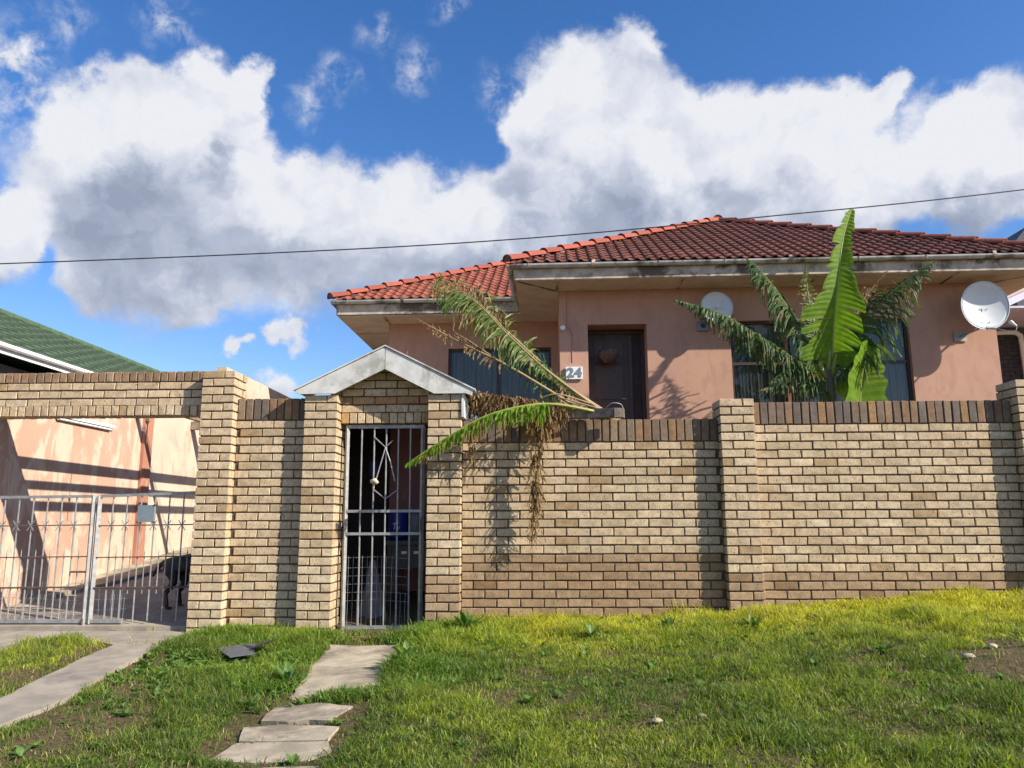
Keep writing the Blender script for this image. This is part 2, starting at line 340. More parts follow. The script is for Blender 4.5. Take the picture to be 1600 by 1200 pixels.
me.polygons.foreach_set('use_smooth', [True] * len(fs))
gr = place('ground', me); tag(gr, 'bare soil ground of the verge and yard', None, None, 'structure')

POLY = {
'slab1': [[-1.46, -0.62], [-0.82, -0.8], [-0.73, -1.72], [-0.69, -2.31], [-0.97, -2.36], [-1.25, -2.4], [-1.35, -1.67]],
'slab2': [[-1.26, -2.64], [-0.99, -2.6], [-0.74, -2.74], [-0.8, -3.0], [-1.06, -2.96], [-1.25, -2.94]],
'slab3': [[-1.31, -3.06], [-1.09, -3.03], [-0.73, -3.15], [-0.72, -3.39], [-0.99, -3.34], [-1.25, -3.30]],
'slab4': [[-1.25, -3.325], [-0.99, -3.365], [-0.71, -3.415], [-0.64, -3.59], [-0.74, -3.7], [-1.01, -3.67], [-1.27, -3.59]],
'slab5': [[-1.08, -3.74], [-0.87, -3.75], [-0.65, -3.82], [-0.61, -4.3], [-0.72, -4.6], [-1.19, -4.5], [-1.24, -3.86]],
'apron': [[-7.5, -.02], [-2.72, -.02], [-2.84, -0.42], [-2.98, -0.56], [-3.01, -.62], [-3.38, -0.71], [-4.0, -0.36], [-4.34, -0.45], [-4.17, -1.09], [-4.1, -1.5], [-4.2, -2.5], [-4.5, -5], [-7.5, -5]],
'strip': [[-3.01, -0.625], [-2.9, -1.23], [-2.88, -1.61], [-2.73, -2.56], [-2.76, -3.06], [-2.9, -5], [-3.3, -5], [-3.18, -2.91], [-3.18, -2.47], [-3.32, -1.47], [-3.39, -0.98], [-3.385, -0.715]]}
BARE = [[[4.6, -1.6], [3.73, -1.86], [3.37, -2.02], [3.18, -2.21], [3.1, -2.52], [3.12, -2.89], [3.4, -3.4], [4.8, -3.4]],
        [[-1.58, 0], [-0.6, 0], [-0.66, -0.82], [-1.5, -0.66]], [[2.64, -1.95], [2.97, -1.92], [3.02, -2.11], [2.74, -2.23]], [[-2.32, -1.02], [-2.15, -0.85], [-1.9, -0.8], [-1.84, -1.38], [-2.1, -1.43]]]
def inpoly(X, Y, poly):
    c = np.zeros(X.shape, bool); n = len(poly)
    for i in range(n):
        x1, y1 = poly[i]; x2, y2 = poly[(i + 1) % n]
        if y1 == y2: continue
        c ^= ((y1 > Y) != (y2 > Y)) & (X < (x2 - x1) * (Y - y1) / (y2 - y1) + x1)
    return c
def slab(poly, mb, top=.012, thick=.08, jit=.012):
    pts = []
    n = len(poly)
    for i in range(n):
        a = Vector(poly[i]); b = Vector(poly[(i + 1) % n]); k = max(1, int((b - a).length / .12))
        for j in range(k):
            q = a.lerp(b, j / k); pts.append((q.x + random.uniform(-jit, jit), q.y + random.uniform(-jit, jit)))
    P = [(x, y, float(G(x, y)) + top - thick) for x, y in pts]; mb.prism(P, (0, 0, thick))
pth = thing('path', 'broken concrete slab path leading to the pedestrian gate', None, (-1, -2, -.1)); pth['kind'] = 'structure'
for k in ('slab1', 'slab2', 'slab3', 'slab4', 'slab5'):
    mb = MB(); slab(POLY[k], mb, .005, .07, .008 if k in('slab3','slab4') else .022); build_at(mb, 'slab', M['concrete'], pth)
drv = thing('driveway', 'concrete driveway apron with wheel strips in front of the double gate', None, (-4, -1, -.1)); drv['kind'] = 'structure'
mb = MB(); slab(POLY['apron'], mb, .012, .06, .006); build_at(mb, 'apron', M['drive'], drv)
mb = MB(); slab(POLY['strip'], mb, .014, .06, .012); build_at(mb, 'wheel_strip', M['drive'], drv)
mb = MB()
mb.prism([(-5.45, -.02, -.13), (-2.72, -.02, -.13), (-2.6, .21, -.10), (-2.6, 12, 1.16), (-5.45, 12, 1.16), (-5.45, .21, -.1)], (0, 0, .085))
build_at(mb, 'driveway_floor', M['drive'], drv)
mb = MB()   # raised kerb channel along the plaster wall
mb.prism([(-5.45, 1.0, .04), (-5.2, 1.3, .075), (-4.95, 2.2, .17), (-4.75, 3.4, .30), (-4.6, 6, .585), (-4.6, 11, 1.12), (-5.45, 11, 1.12)], (0, 0, .07)); build_at(mb, 'kerb', M['concrete'], drv)

# ------------------------------------------------------------------ bricks
def brick_mesh(sx, sy, sz, seed):
    rr = random.Random(seed); bm = bmesh.new(); bmesh.ops.create_cube(bm, size=1)
    for v in bm.verts: v.co = Vector((v.co.x * sx, v.co.y * sy, v.co.z * sz))
    bmesh.ops.bevel(bm, geom=bm.edges[:], offset=.0042, segments=1, affect='EDGES')
    for v in bm.verts: v.co += Vector([rr.uniform(-.0021, .0021) for _ in range(3)])
    me = bpy.data.meshes.new('brick'); bm.to_mesh(me); bm.free(); me.materials.append(M['brick']); return me
BM = {k: [brick_mesh(*d, i * 7 + len(k)) for i in range(8)] for k, d in {'str': (.220, .106, .0705), 'end': (.1045, .222, .0705), 'sol': (.070, .106, .220), 'rok': (.0705, .222, .104)}.items()}
def brick(kind, x, y, z, parent, col, sx=1, jit=.0016):
    o = bpy.data.objects.new('brick', random.choice(BM[kind])); C.objects.link(o); o.parent = parent
    L = parent.location; o.location = (x - L.x + random.uniform(-jit, jit), y - L.y + random.uniform(-jit, jit) * 1.3, z - L.z + random.uniform(-jit, jit))
    o.rotation_euler = (random.uniform(-.004, .004), random.uniform(-.006, .006), random.uniform(-.006, .006)); o.scale = (sx, 1, 1); o.color = (*col, 1); return o
def buff(z=1., x=0, stain=0):
    r = random.random(); c = Vector((.565, .440, .285)) if r < .5 else Vector((.535, .412, .262)) if r < .85 else Vector((.60, .482, .325))
    c = c * random.uniform(.9, 1.08)
    if random.random() < .06: c = Vector((.40, .28, .15))
    if stain: c = Vector((c.x * (1 - .36 * stain), c.y * (1 - .44 * stain), c.z * (1 - .50 * stain)))
    return tuple(c)
def coping():
    r = random.random()
    c = (.24, .145, .08) if r < .3 else (.19, .13, .09) if r < .55 else (.14, .11, .09) if r < .75 else (.22, .16, .10) if r < .9 else (.31, .18, .08)
    k = random.uniform(.85, 1.15); return tuple(v * k for v in c)
CR = .085; BP = .232
def panel(x0, x1, ztop, zbot, yf, ph, parent, stainf, colf=buff):
    row = 0; z = ztop
    while z > zbot:
        off = ph if row % 2 == 0 else ph + BP / 2; k = math.floor((x0 - off) / BP); xj = off + k * BP
        while xj < x1:
            a = max(xj + .005, x0 + .002); b = min(xj + BP - .005, x1 - .002)
            if b - a > .03:
                brick('str', (a + b) / 2, yf + .053, z - CR / 2 + .0, parent, colf(stain=stainf((a + b) / 2, z - CR / 2)), (b - a) / .222)
            xj += BP
        row += 1; z -= CR
def soldiers(x0, x1, zb, yf, parent, colf=coping):
    n = round((x1 - x0) / .083); p = (x1 - x0) / n
    for i in range(n): brick('sol', x0 + (i + .5) * p, yf + .053, zb + .006 + .111, parent, colf(), min(1.05, (p - .009) / .073), jit=.0025)
def pier(name, label, x0, ztop, zbot, yf, stainf, depth=.338, group='brick piers of the boundary wall'):
    t = thing(name, label, 'brick pier', (x0 + .169, yf + .169, zbot), 0, group); z = ztop; row = 0; rear = MB()
    while z > zbot:
        zc = z - CR / 2; s = stainf(x0 + .1, zc); a = row % 2 == 0
        if a:
            brick('str', x0 + .111, yf + .053, zc, t, buff(stain=s)); brick('end', x0 + .285, yf + .111, zc, t, buff(stain=s)); brick('end', x0 + .053, yf + .227, zc, t, buff(stain=s))
            rear.box(x0 + .116, yf + .232, zc - .036, x0 + .338, yf + .338, zc + .036)
        else:
            brick('str', x0 + .227, yf + .053, zc, t, buff(stain=s)); brick('end', x0 + .053, yf + .111, zc, t, buff(stain=s)); brick('end', x0 + .285, yf + .227, zc, t, buff(stain=s))
            rear.box(x0, yf + .232, zc - .036, x0 + .222, yf + .338, zc + .036)
        z -= CR; row += 1
    o = build_at(rear, 'rear_brickwork', M['brick'], t); o['kind'] = 'stuff'; o.color = (.48, .37, .21, 1)
    mb = MB(); mb.box(x0 + .013, yf + .013, zbot - .1, x0 + .325, yf + .325, ztop - .006); build_at(mb, 'mortar', M['mortar'], t)
    return t
nostain = lambda x, z: 0
YP = -.115
st_mid = lambda x, z: (1.0 if z < .60 else .12) * (1 if x > -.2 else .8) + (random.random() * .15)
st_right = lambda x, z: .95 if z < .45 else (.10 + .25 * random.random() if random.random() < .4 else .05)
# piers
pier('brick_pier', 'tall buff brick pier at the right end of the driveway gate', -3.015, 2.50, -.12, YP, nostain)
pier('brick_pier', 'buff brick pier left of the pedestrian gate', -1.945, 2.235, -.15, YP, nostain)
pier('brick_pier', 'buff brick pier right of the pedestrian gate, under the white board end', -.685, 2.225, -.10, YP, lambda x, z: .9 if z < .42 else .05)
pier('brick_pier', 'buff brick pier between the two long wall panels, beside the dish', 2.235, 2.155, .02, YP, lambda x, z: .9 if z < .45 else .08)
pier('brick_pier', 'buff brick pier at the far right edge of the photo', 5.145, 2.32, .12, YP, lambda x, z: .5 if z < .5 else .05)
# panels
def wallpanel(label, x0, x1, zs, zbot, ph, stainf, sol=True):
    t = thing('brick_wall', label, 'brick wall', ((x0 + x1) / 2, .05, zbot), 0, 'brick wall panels of the boundary wall')
    panel(x0, x1, zs, zbot, 0, ph, t, stainf); soldiers(x0 + .004, x1 - .004, zs, .0, t)
    mb = MB(); mb.box(x0, .013, zbot - .12, x1, .093, zs + .212); build_at(mb, 'mortar', M['mortar'], t); return t
wallpanel('narrow brick wall panel between driveway pier and gate pier', -2.677, -1.945, 1.991, -.2, -2.526, lambda x, z: .18 * random.random())
wallpanel('long brick wall panel with dark soldier coping, hung over by the broken banana leaf', -.347, 2.235, 1.74, -.1, 0, st_mid)
wallpanel('long brick wall panel in front of the upright banana plant, coping one step higher', 2.573, 5.145, 1.90, .0, 2.698, st_right)
mb = MB()
# ---- lintel over driveway
lt = thing('brick_lintel', 'brick lintel beam spanning the driveway gate with brown rowlock top', 'brick lintel', (-4.2, .1, 2.05))
xa, xb = -6.2, -3.017
n = int((xb - xa) / .083)
for i in range(n):
    x = xb - .0415 - i * .083
    r_ = random.random(); c = (.30, .19, .11) if r_ < .4 else (.25, .165, .10) if r_ < .8 else (.34, .24, .15)
    brick('rok', x, .111, 2.517 - .053, lt, c, 1, .002); brick('rok', x, .111, 2.052 + .055, lt, buff(stain=.12), 1, .002)
z = 2.406
for row in range(3):
    off = -3.29 + (.116 if row % 2 else 0); k = -20; zc = z - row * CR - CR / 2 + .001
    while off + k * BP < xb:
        a = max(off + k * BP + .005, xa); b = min(off + (k + 1) * BP - .005, xb - .002)
        if b - a > .03: brick('str', (a + b) / 2, .053, zc, lt, buff(), (b - a) / .222)
        k += 1
mb = MB(); mb.box(xa, .012, 2.062, xb, .21, 2.50); build_at(mb, 'mortar', M['mortar'], lt)
# ---- gate head: header panel, gable bricks, white boards
hd = thing('gate_gable', 'small brick gable over the pedestrian gate with white mitred barge boards', 'gate gable', (-1.14, .05, 1.95))
YH = .04; xa, xb = -1.605, -.687
n = 11; p = (xb - xa) / n
for i in range(n): brick('rok', xa + (i + .5) * p, YH + .111, 1.955 + .055, hd, (.50, .30, .12) if i == 0 else buff(), (p - .009) / .073, .002)
def grow(zc, hw, colf, off=0.):
    a = -1.145 - hw; b = -1.145 + hw; k = math.floor((a - (-1.145 + off)) / BP); xj = -1.145 + off + k * BP
    while xj < b:
        p_ = max(xj + .005, a); q = min(xj + BP - .005, b)
        if q - p_ > .03: brick('str', (p_ + q) / 2, YH + .053, zc, hd, colf(), (q - p_) / .222)
        xj += BP
grow(2.107, .455, buff, .0)
orange = lambda: tuple(v * random.uniform(.9, 1.15) for v in ((.42, .25, .12) if random.random() < .7 else (.30, .21, .14)))
grow(2.192, .57, orange, -.116); grow(2.277, .58, buff, 0); grow(2.362, .46, buff, -.116); grow(2.447, .30, buff, 0); grow(2.532, .13, buff, -.116)
mb = MB(); mb.box(xa, YH + .012, 1.965, xb, YH + .21, 2.15); mb.prism([(-1.75, YH + .012, 2.15), (-.54, YH + .012, 2.15), (-1.145, YH + .012, 2.60)], (0, .09, 0)); build_at(mb, 'mortar', M['mortar'], hd)
A0 = (-2.03, 2.262); A1 = (-1.125, 2.712); A2 = (-.225, 2.262)
yb = -.155
mb = MB(); mb.prism([(-2.03, yb, 2.275), (-1.128, yb, 2.712), (-1.128, yb, 2.485), (-1.63, yb, 2.238), (-1.99, yb, 2.236), (-2.035, yb, 2.25)], (0, .032, 0)); build_at(mb, 'barge_board', M['boardwhite'], hd)
mb = MB(); mb.prism([(-1.122, yb, 2.712), (-.225, yb, 2.262), (-.24, yb, 2.205), (-.30, yb, 2.228), (-.62, yb, 2.228), (-1.122, yb, 2.485)], (0, .032, 0)); build_at(mb, 'barge_board', M['boardwhite'], hd)
mb = MB()
for s, (x0_, z0_) in ((1, (-2.05, 2.27)), (-1, (-.205, 2.256))):
    mb.prism([(x0_, yb - .012, z0_), (-1.125, yb - .012, 2.722), (-1.125, yb - .012, 2.735), (x0_ - .004 * s, yb - .012, z0_ + .014)], (0, .5, 0))
build_at(mb, 'roof_sheet', M['boardwhite'], hd)
mb = MB(); mb.box(-.343, -.13, 1.99, -.318, .36, 2.225); build_at(mb, 'side_board', M['boardwhite'], hd)
mb = MB(); mb.tube([(-.93, .0, 2.60), (-.93, .0, 2.70)], .009, 6); build_at(mb, 'pipe_stub', M['redwood'], hd)

# ------------------------------------------------------------------ pedestrian gate
pg = thing('pedestrian_gate', 'grey steel bar gate with diamond ornament, closed between the gate piers', 'gate', (-1.14, .09, -.05))
gy = .09
def bars(name, segs, mat, parent, w=.012, n=4):
    for a, b in segs: mb = MB(); mb.tube([a, b], w, n); build_at(mb, name, mat, parent)
FR = [((-1.535, gy, -.07), (-1.545, gy, 1.925)), ((-.765, gy, -.06), (-.76, gy, 1.92)), ((-1.56, gy, 1.925), (-.745, gy, 1.92)), ((-1.55, gy, -.075), (-.75, gy, -.065))]
mb = MB()
for a, b in FR: mb.bar(a, b, .033)
build_at(mb, 'frame', M['galv'], pg)
bars('cross_bar', [((-1.53, gy - .004, 1.063), (-.765, gy - .004, 1.063)), ((-1.53, gy - .004, .838), (-.765, gy - .004, .838))], M['galv'], pg, .019)
for i, x in enumerate((-1.395, -1.265, -1.14, -1.015, -.89)):
    mb = MB(); mb.tube([(x + .012, gy, -.06), (x + .004, gy, 1.0), (x, gy, 1.915)], .0085, 6); build_at(mb, 'bar', M['galv'], pg)
    
mb = MB()
for pl in ([(-1.26, 1.815), (-1.145, 1.71), (-1.07, 1.78)], [(-1.145, 1.71), (-1.25, 1.32)], [(-1.145, 1.71), (-1.09, 1.56), (-1.04, 1.36)], [(-1.25, 1.275), (-1.135, 1.185), (-1.02, 1.27)]):
    mb.tube([(x, gy - .012, z_) for x, z_ in pl], .0065, 5)
build_at(mb, 'ornament', M['galv'], pg)
mb = MB(); mb.tube([(-1.285, gy - .03, 1.36), (-1.24, gy - .035, 1.37), (-1.215, gy - .03, 1.34)], [.02, .028, .02], 8); mb.tube([(-1.245, gy - .03, 1.36), (-1.255, gy - .03, 1.25)], .006, 5); build_at(mb, 'wrapped_lock', M['soffit'], pg, True)
mb = MB(); mb.box(-.775, gy - .03, .86, -.735, gy + .03, 1.0); build_at(mb, 'lock_box', M['darksteel'], pg)
mb = MB()
for z_ in (.6, .5, .42, .34, .26, .18): mb.tube([(-1.52, gy + .03, z_), (-1.2, gy + .035, z_ + .01), (-.9, gy + .03, z_ - .01)], .0016, 3)
for i in range(14): x = -1.5 + i * .048; mb.tube([(x, gy + .03, -.14), (x + random.uniform(-.01, .01), gy + .03, .62 if i < 11 else .25)], .0016, 3)
for i in range(30): x = -1.52 + i * .026; mb.tube([(x, gy + .01, -.14), (x, gy + .012, -.07)], .002, 3)
o = build_at(mb, 'wire_mesh', M['galv'], pg); o['kind'] = 'stuff'

# ------------------------------------------------------------------ entrance passage behind the gate
pr = thing('entrance_shelter', 'dim covered shelter behind the pedestrian gate with a purplish pink wall', 'shelter', (-1, 1.5, 0))
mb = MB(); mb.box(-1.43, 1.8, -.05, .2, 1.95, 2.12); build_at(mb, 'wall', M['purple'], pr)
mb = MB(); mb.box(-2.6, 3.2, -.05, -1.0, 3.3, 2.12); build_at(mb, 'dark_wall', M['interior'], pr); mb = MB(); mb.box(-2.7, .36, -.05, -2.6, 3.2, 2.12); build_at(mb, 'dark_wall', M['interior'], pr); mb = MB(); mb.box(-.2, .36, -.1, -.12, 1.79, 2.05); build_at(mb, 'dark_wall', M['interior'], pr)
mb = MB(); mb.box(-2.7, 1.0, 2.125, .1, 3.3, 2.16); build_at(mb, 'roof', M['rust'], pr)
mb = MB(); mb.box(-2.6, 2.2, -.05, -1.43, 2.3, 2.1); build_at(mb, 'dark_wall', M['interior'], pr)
mb = MB(); 
tb = thing('workbench', 'dark bench inside the shelter seen through the lower gate bars', 'bench', (-.9, 1.3, 0))
mb = MB(); mb.box(-1.3, .95, .70, -.3, 1.7, .745); build_at(mb, 'top', M['darksteel'], tb)
mb = MB(); mb.box(-1.28, 1.0, .45, -.32, 1.03, .69); build_at(mb, 'front_panel', M['blackplastic'], tb)
for x, y in ((-1.27, .98), (-.36, .98), (-1.27, 1.62), (-.36, 1.62)): mb = MB(); mb.box(x, y, -.02, x + .04, y + .04, .70); build_at(mb, 'leg', M['blackplastic'], tb)
for i, x in enumerate((-1.12, -.98, -.84)): mb = MB(); mb.box(x, .985, .60, x + .06, .999, .63); build_at(mb, 'label_strip', M['white'], tb)
bb = thing('blue_drum', 'blue plastic drum with white scribbled mark standing on the bench', 'drum', (-1.28, 1.3, .745))
mb = MB(); mb.tube([(-1.2, 1.2, .745), (-1.2, 1.2, .80), (-1.2, 1.2, 1.04), (-1.2, 1.2, 1.07)], [.10, .115, .115, .10], 20); build_at(mb, 'body', M['blue'], bb, True)
mb = MB(); mb.tube([(-1.24, 1.083, .93), (-1.18, 1.083, .945)], .006, 4); mb.tube([(-1.215, 1.083, .94), (-1.225, 1.083, .87)], .006, 4); mb.tube([(-1.20, 1.083, .88), (-1.19, 1.083, .905), (-1.175, 1.083, .875), (-1.16, 1.084, .9)], .004, 4); build_at(mb, 'mark', M['white'], bb)
bk = thing('glass_jar', 'greenish grey canister beside the blue drum', 'canister', (-1.0, 1.25, .745))
mb = MB(); mb.tube([(-.99, 1.2, .745), (-.99, 1.2, 1.02), (-.99, 1.2, 1.05)], [.085, .085, .07], 16); build_at(mb, 'body', M['greyplate'], bk, True)
mb = MB(); mb.tube([(-.99, 1.2, 1.05), (-.99, 1.2, 1.075)], .075, 16); build_at(mb, 'lid', M['darksteel'], bk)
mb = MB(); mb.box(-1.64, 1.6, 1.5, -1.54, 1.64, 1.68)
o = build_at(mb, 'blue_notice', M['blue'], None); tag(o, 'small blue notice hanging high in the shelter, left of the pink wall', 'notice'); 
mb = MB(); N = 9
gv = []
for j in range(N):
    for i in range(N):
        u = i / (N - 1); v = j / (N - 1); wdt = .36 * (1 - v * .8); gv.append((-1.32 + (u - .5) * wdt + random.uniform(-.01, .01), .45 + .06 * math.sin(u * 9 + v * 3) + random.uniform(-.015, .015), -.1 + v * .66))
mb.add(gv, [(j * N + i, j * N + i + 1, (j + 1) * N + i + 1, (j + 1) * N + i) for j in range(N - 1) for i in range(N - 1)])
o = build_at(mb, 'plastic_sheet', M['film'], None, True, False); tag(o, 'crumpled grey plastic sheet behind the lower left gate bars', 'plastic sheet')

# ------------------------------------------------------------------ driveway gates
dy = .05
def leafgate(label, x0, x1, zt0, zt1, barx, zb, cut=None):
    t = thing('driveway_gate', label, 'gate', ((x0 + x1) / 2, dy, 0), 0, 'leaves of the driveway gate')
    mb = MB(); mb.bar((x0, dy, zt0), (x1, dy, zt1), .028); build_at(mb, 'top_rail', M['galv'], t)
    mb = MB(); mb.bar((x0, dy, zb), (cut or x1, dy, zb), .036); build_at(mb, 'bottom_rail', M['galv'], t)
    for z_ in (.93, .615, .315): mb = MB(); mb.tube([(x0, dy - .008, z_), (x1, dy - .008, z_ + .01)], .0062 if z_ != .315 else .009, 5); build_at(mb, 'cross_rod', M['rust'], t)
    for i, x in enumerate(barx):
        mb = MB(); mb.tube([(x + .0, dy, zb), (x, dy, zt0 if abs(zt0 - zt1) < .01 else zt0 + (zt1 - zt0) * (x - x0) / (x1 - x0))], .0075, 6); build_at(mb, 'bar', M['galv'], t)
        mb = MB()
        for a in (1, -1):
            for b in (1, -1): mb.tube([(x, dy - .012, .934), (x + a * .018, dy - .012, .934 + b * .022), (x + a * .034, dy - .012, .934 + b * .05)], .0045, 4)
        build_at(mb, 'ornament', M['galv'], t)
        mb = MB(); xm = x + .073
        if xm < x1 - .03: mb.tube([(xm, dy, zb if (cut is None or xm < cut) else .26), (xm, dy, .66)], .0055, 5); mb.tube([(xm, dy, .66), (xm, dy, .70)], [.0055, .001], 5); build_at(mb, 'short_bar', M['galv'], t)
    return t
g1 = leafgate('left driveway gate leaf with pale top rail and pale bars', -5.42, -4.15, 1.222, 1.228, [-5.36 + i * .149 for i in range(8)], -.005)
mb = MB(); mb.bar((-4.13, dy, -.09), (-4.135, dy, 1.235), .038); build_at(mb, 'post', M['galv'], g1)
g2 = leafgate('right driveway gate leaf with short bottom rail and grey square plate', -4.07, -3.03, 1.228, 1.262, [-3.93 + i * .1465 for i in range(6)], -.005, -3.74)
mb = MB(); mb.bar((-4.07, dy, -.03), (-4.075, dy, 1.235), .038); build_at(mb, 'post', M['galv'], g2)
mb = MB(); mb.box(-3.655, dy - .03, .965, -3.485, dy - .015, 1.135); build_at(mb, 'square_plate', M['greyplate'], g2)
for x, z_ in ((-3.655, .965), (-3.485, .965), (-3.655, 1.135), (-3.485, 1.135)): mb = MB(); mb.tube([(x, dy - .036, z_), (x, dy - .008, z_)], .01, 6); build_at(mb, 'corner_bolt', M['rust'], g2)
mb = MB()
for t_ in (g1, g2): pass
mb = MB(); mb.tube([(-4.13, dy - .03, .02), (-4.13, dy - .03, -.12)], .009, 6); mb.tube([(-4.3, dy - .02, .475), (-4.14, dy - .02, .475)], .01, 6); build_at(mb, 'drop_bolt', M['rust'], g1)
mb = MB()
for i in range(18):
    x = -5.35 + i * .065 + random.uniform(-.02, .02); mb.tube([(x, dy + .02, -.0), (x + random.uniform(-.05, .08), dy + .025, random.uniform(.1, .22)), (x + random.uniform(-.02, .12), dy + .02, random.uniform(.2, .4))], .0022, 3)
for z_ in (.1, .2): mb.tube([(-5.36, dy + .02, z_), (-4.9, dy + .03, z_ + .02), (-4.2, dy + .02, z_ - .01)], .0022, 3)
o = build_at(mb, 'bent_mesh', M['galv'], g1); o['kind'] = 'stuff'
mb = MB()
for i in range(8): x = -4.0 + i * .036; mb.tube([(x, dy + .02, .0), (x + random.uniform(-.01, .02), dy + .02, .3)], .0022, 3)
for z_ in (.1, .2): mb.tube([(-4.05, dy + .02, z_), (-3.72, dy + .02, z_ + .01)], .0022, 3)
o = build_at(mb, 'bent_mesh', M['galv'], g2); o['kind'] = 'stuff'

# ------------------------------------------------------------------ plaster wall along the driveway, pergola, light fitting
pw = thing('plaster_wall', 'flaking pink plaster wall running back along the driveway', 'plaster wall', (-5.5, 3, 0))
mb = MB(); mb.prism([(-5.65, .12, -.2), (-5.65, 3.38, -.2), (-5.65, 3.38, 2.82), (-5.65, .12, 2.42)], (.2, 0, 0)); build_at(mb, 'near_wall', M['pinkold'], pw)
mb = MB(); mb.box(-5.65, 3.62, -.0, -5.45, 6.3, 2.96); mb.box(-5.65, 6.3, .2, -5.45, 11.5, 3.85); build_at(mb, 'far_wall', M['paleplaster'], pw)
mb = MB(); mb.box(-5.66, 3.38, -.05, -5.40, 3.62, 2.86); build_at(mb, 'pilaster', M['redplaster'], pw)
pe = thing('pergola', 'rough timber pergola rafters behind the brick lintel over the driveway', 'pergola', (-4, 3, 2.9))
for x, wd, hh in ((-4.40, .07, .09), (-4.06, .05, .07), (-3.74, .055, .08)):
    mb = MB(); mb.box(x - wd / 2, .22, 2.46 - hh, x + wd / 2, 4.9, 2.46); build_at(mb, 'rafter', M['beam'], pe)
mb = MB(); mb.box(-5.44, 3.16, 2.462, -2.7, 3.22, 2.55); build_at(mb, 'cross_beam', M['beam'], pe)
mb = MB(); mb.box(-5.44, 4.95, 2.50, -2.7, 5.05, 2.64); build_at(mb, 'cross_beam', M['beam'], pe)
mb = MB(); mb.box(-2.9, 4.95, .4, -2.8, 5.04, 2.5); build_at(mb, 'post', M['beam'], pe)
fl = thing('strip_light', 'white fluorescent strip light fixed high on the pink plaster wall', 'light', (-5.4, 2, 2.2))
mb = MB(); mb.box(-5.45, 1.3, 2.235, -5.39, 2.55, 2.275); build_at(mb, 'housing', M['white'], fl)
mb = MB(); mb.tube([(-5.42, 1.33, 2.215), (-5.42, 2.5, 2.215)], .017, 8); build_at(mb, 'tube', M['white'], fl)
hk = thing('hanging_chain', 'thin dark chain with a knob hanging under the lintel', 'chain', (-4.25, 1.2, 2.3))
mb = MB(); mb.tube([(-4.24, 1.2, 2.6), (-4.24, 1.2, 2.15), (-4.235, 1.2, 1.88)], .006, 5); build_at(mb, 'chain', M['rust'], hk)
mb = MB(); mb.tube([(-4.24, 1.2, 2.19), (-4.24, 1.2, 2.15), (-4.24, 1.2, 2.11)], [.008, .024, .008], 8); build_at(mb, 'knob', M['rust'], hk)

# ------------------------------------------------------------------ dog behind the gate (rump and hind leg in view)
def skin_body(name, pts, edges, radii, mats, parent, loc):
    me = bpy.data.meshes.new(name); me.from_pydata(pts, edges, []); o = place(name, me, parent, loc)
    for m in mats: me.materials.append(m)
    sk = o.modifiers.new('s', 'SKIN')
    for i, r in enumerate(radii):
        me.skin_vertices[0].data[i].radius = (r, r) if not isinstance(r, tuple) else r
    me.skin_vertices[0].data[0].use_root = True
    o.modifiers.new('d', 'SUBSURF').levels = 2; o.modifiers['d'].render_levels = 2
    for p in me.polygons: p.use_smooth = True
    sk.use_smooth_shade = True
    return o
dg = thing('dog', 'black and tan dog standing behind the driveway gate, half hidden by the pier', 'dog', (-3.30, .8, .03))
P = [(-.30, 0, .50), (-.12, 0, .50), (.10, 0, .49), (.28, 0, .50), (.42, 0, .60), (.52, 0, .68), (.66, 0, .66), (.74, 0, .64),
     (-.30, -.08, .40), (-.24, -.09, .30), (-.34, -.09, .17), (-.31, -.09, .02), (-.26, -.09, .012),
     (-.28, .08, .40), (-.20, .09, .30), (-.28, .09, .17), (-.25, .09, .02), (-.20, .09, .012),
     (.26, -.08, .38), (.25, -.08, .20), (.26, -.08, .02), (.31, -.08, .012), (.30, .08, .38), (.29, .08, .2), (.30, .08, .02), (.35, .08, .012),
     (-.42, 0, .50), (-.50, 0, .42), (-.54, 0, .34)]
E_ = [(0, 1), (1, 2), (2, 3), (3, 4), (4, 5), (5, 6), (6, 7), (0, 8), (8, 9), (9, 10), (10, 11), (11, 12), (0, 13), (13, 14), (14, 15), (15, 16), (16, 17), (3, 18), (18, 19), (19, 20), (20, 21), (3, 22), (22, 23), (23, 24), (24, 25), (0, 26), (26, 27), (27, 28)]
RD = [.12, .12, .13, .14, .085, .08, .045, .035, .085, .05, .026, .022, .024, .085, .05, .026, .022, .024, .06, .033, .024, .024, .06, .033, .024, .024, .03, .022, .012]
skin_body('body', P, E_, RD, [M['fur']], dg, (0, 0, 0))
mb = MB(); mb.tube([(-.335, -.105, .19), (-.345, -.10, .165), (-.322, -.10, .05)], [.024, .03, .026], 8); mb.build('hock', M['furtan'], dg, True)
mb = MB(); mb.tube([(-.29, .105, .19), (-.285, .1, .16), (-.262, .1, .05)], [.024, .03, .026], 8); mb.build('hock', M['furtan'], dg, True)
for s in (-1, 1):
    mb = MB(); mb.prism([(.47, s * .03, .73), (.53, s * .03, .73), (.50, s * .05, .81)], (0, s * .02, 0)); mb.build('ear', M['fur'], dg)
    mb = MB(); mb.tube([(.60, s * .042, .69), (.615, s * .05, .69)], .009, 6); mb.build('eye', M['blackplastic'], dg)
mb = MB(); mb.tube([(.765, 0, .645), (.79, 0, .645)], [.02, .012], 8); mb.build('nose', M['blackplastic'], dg)

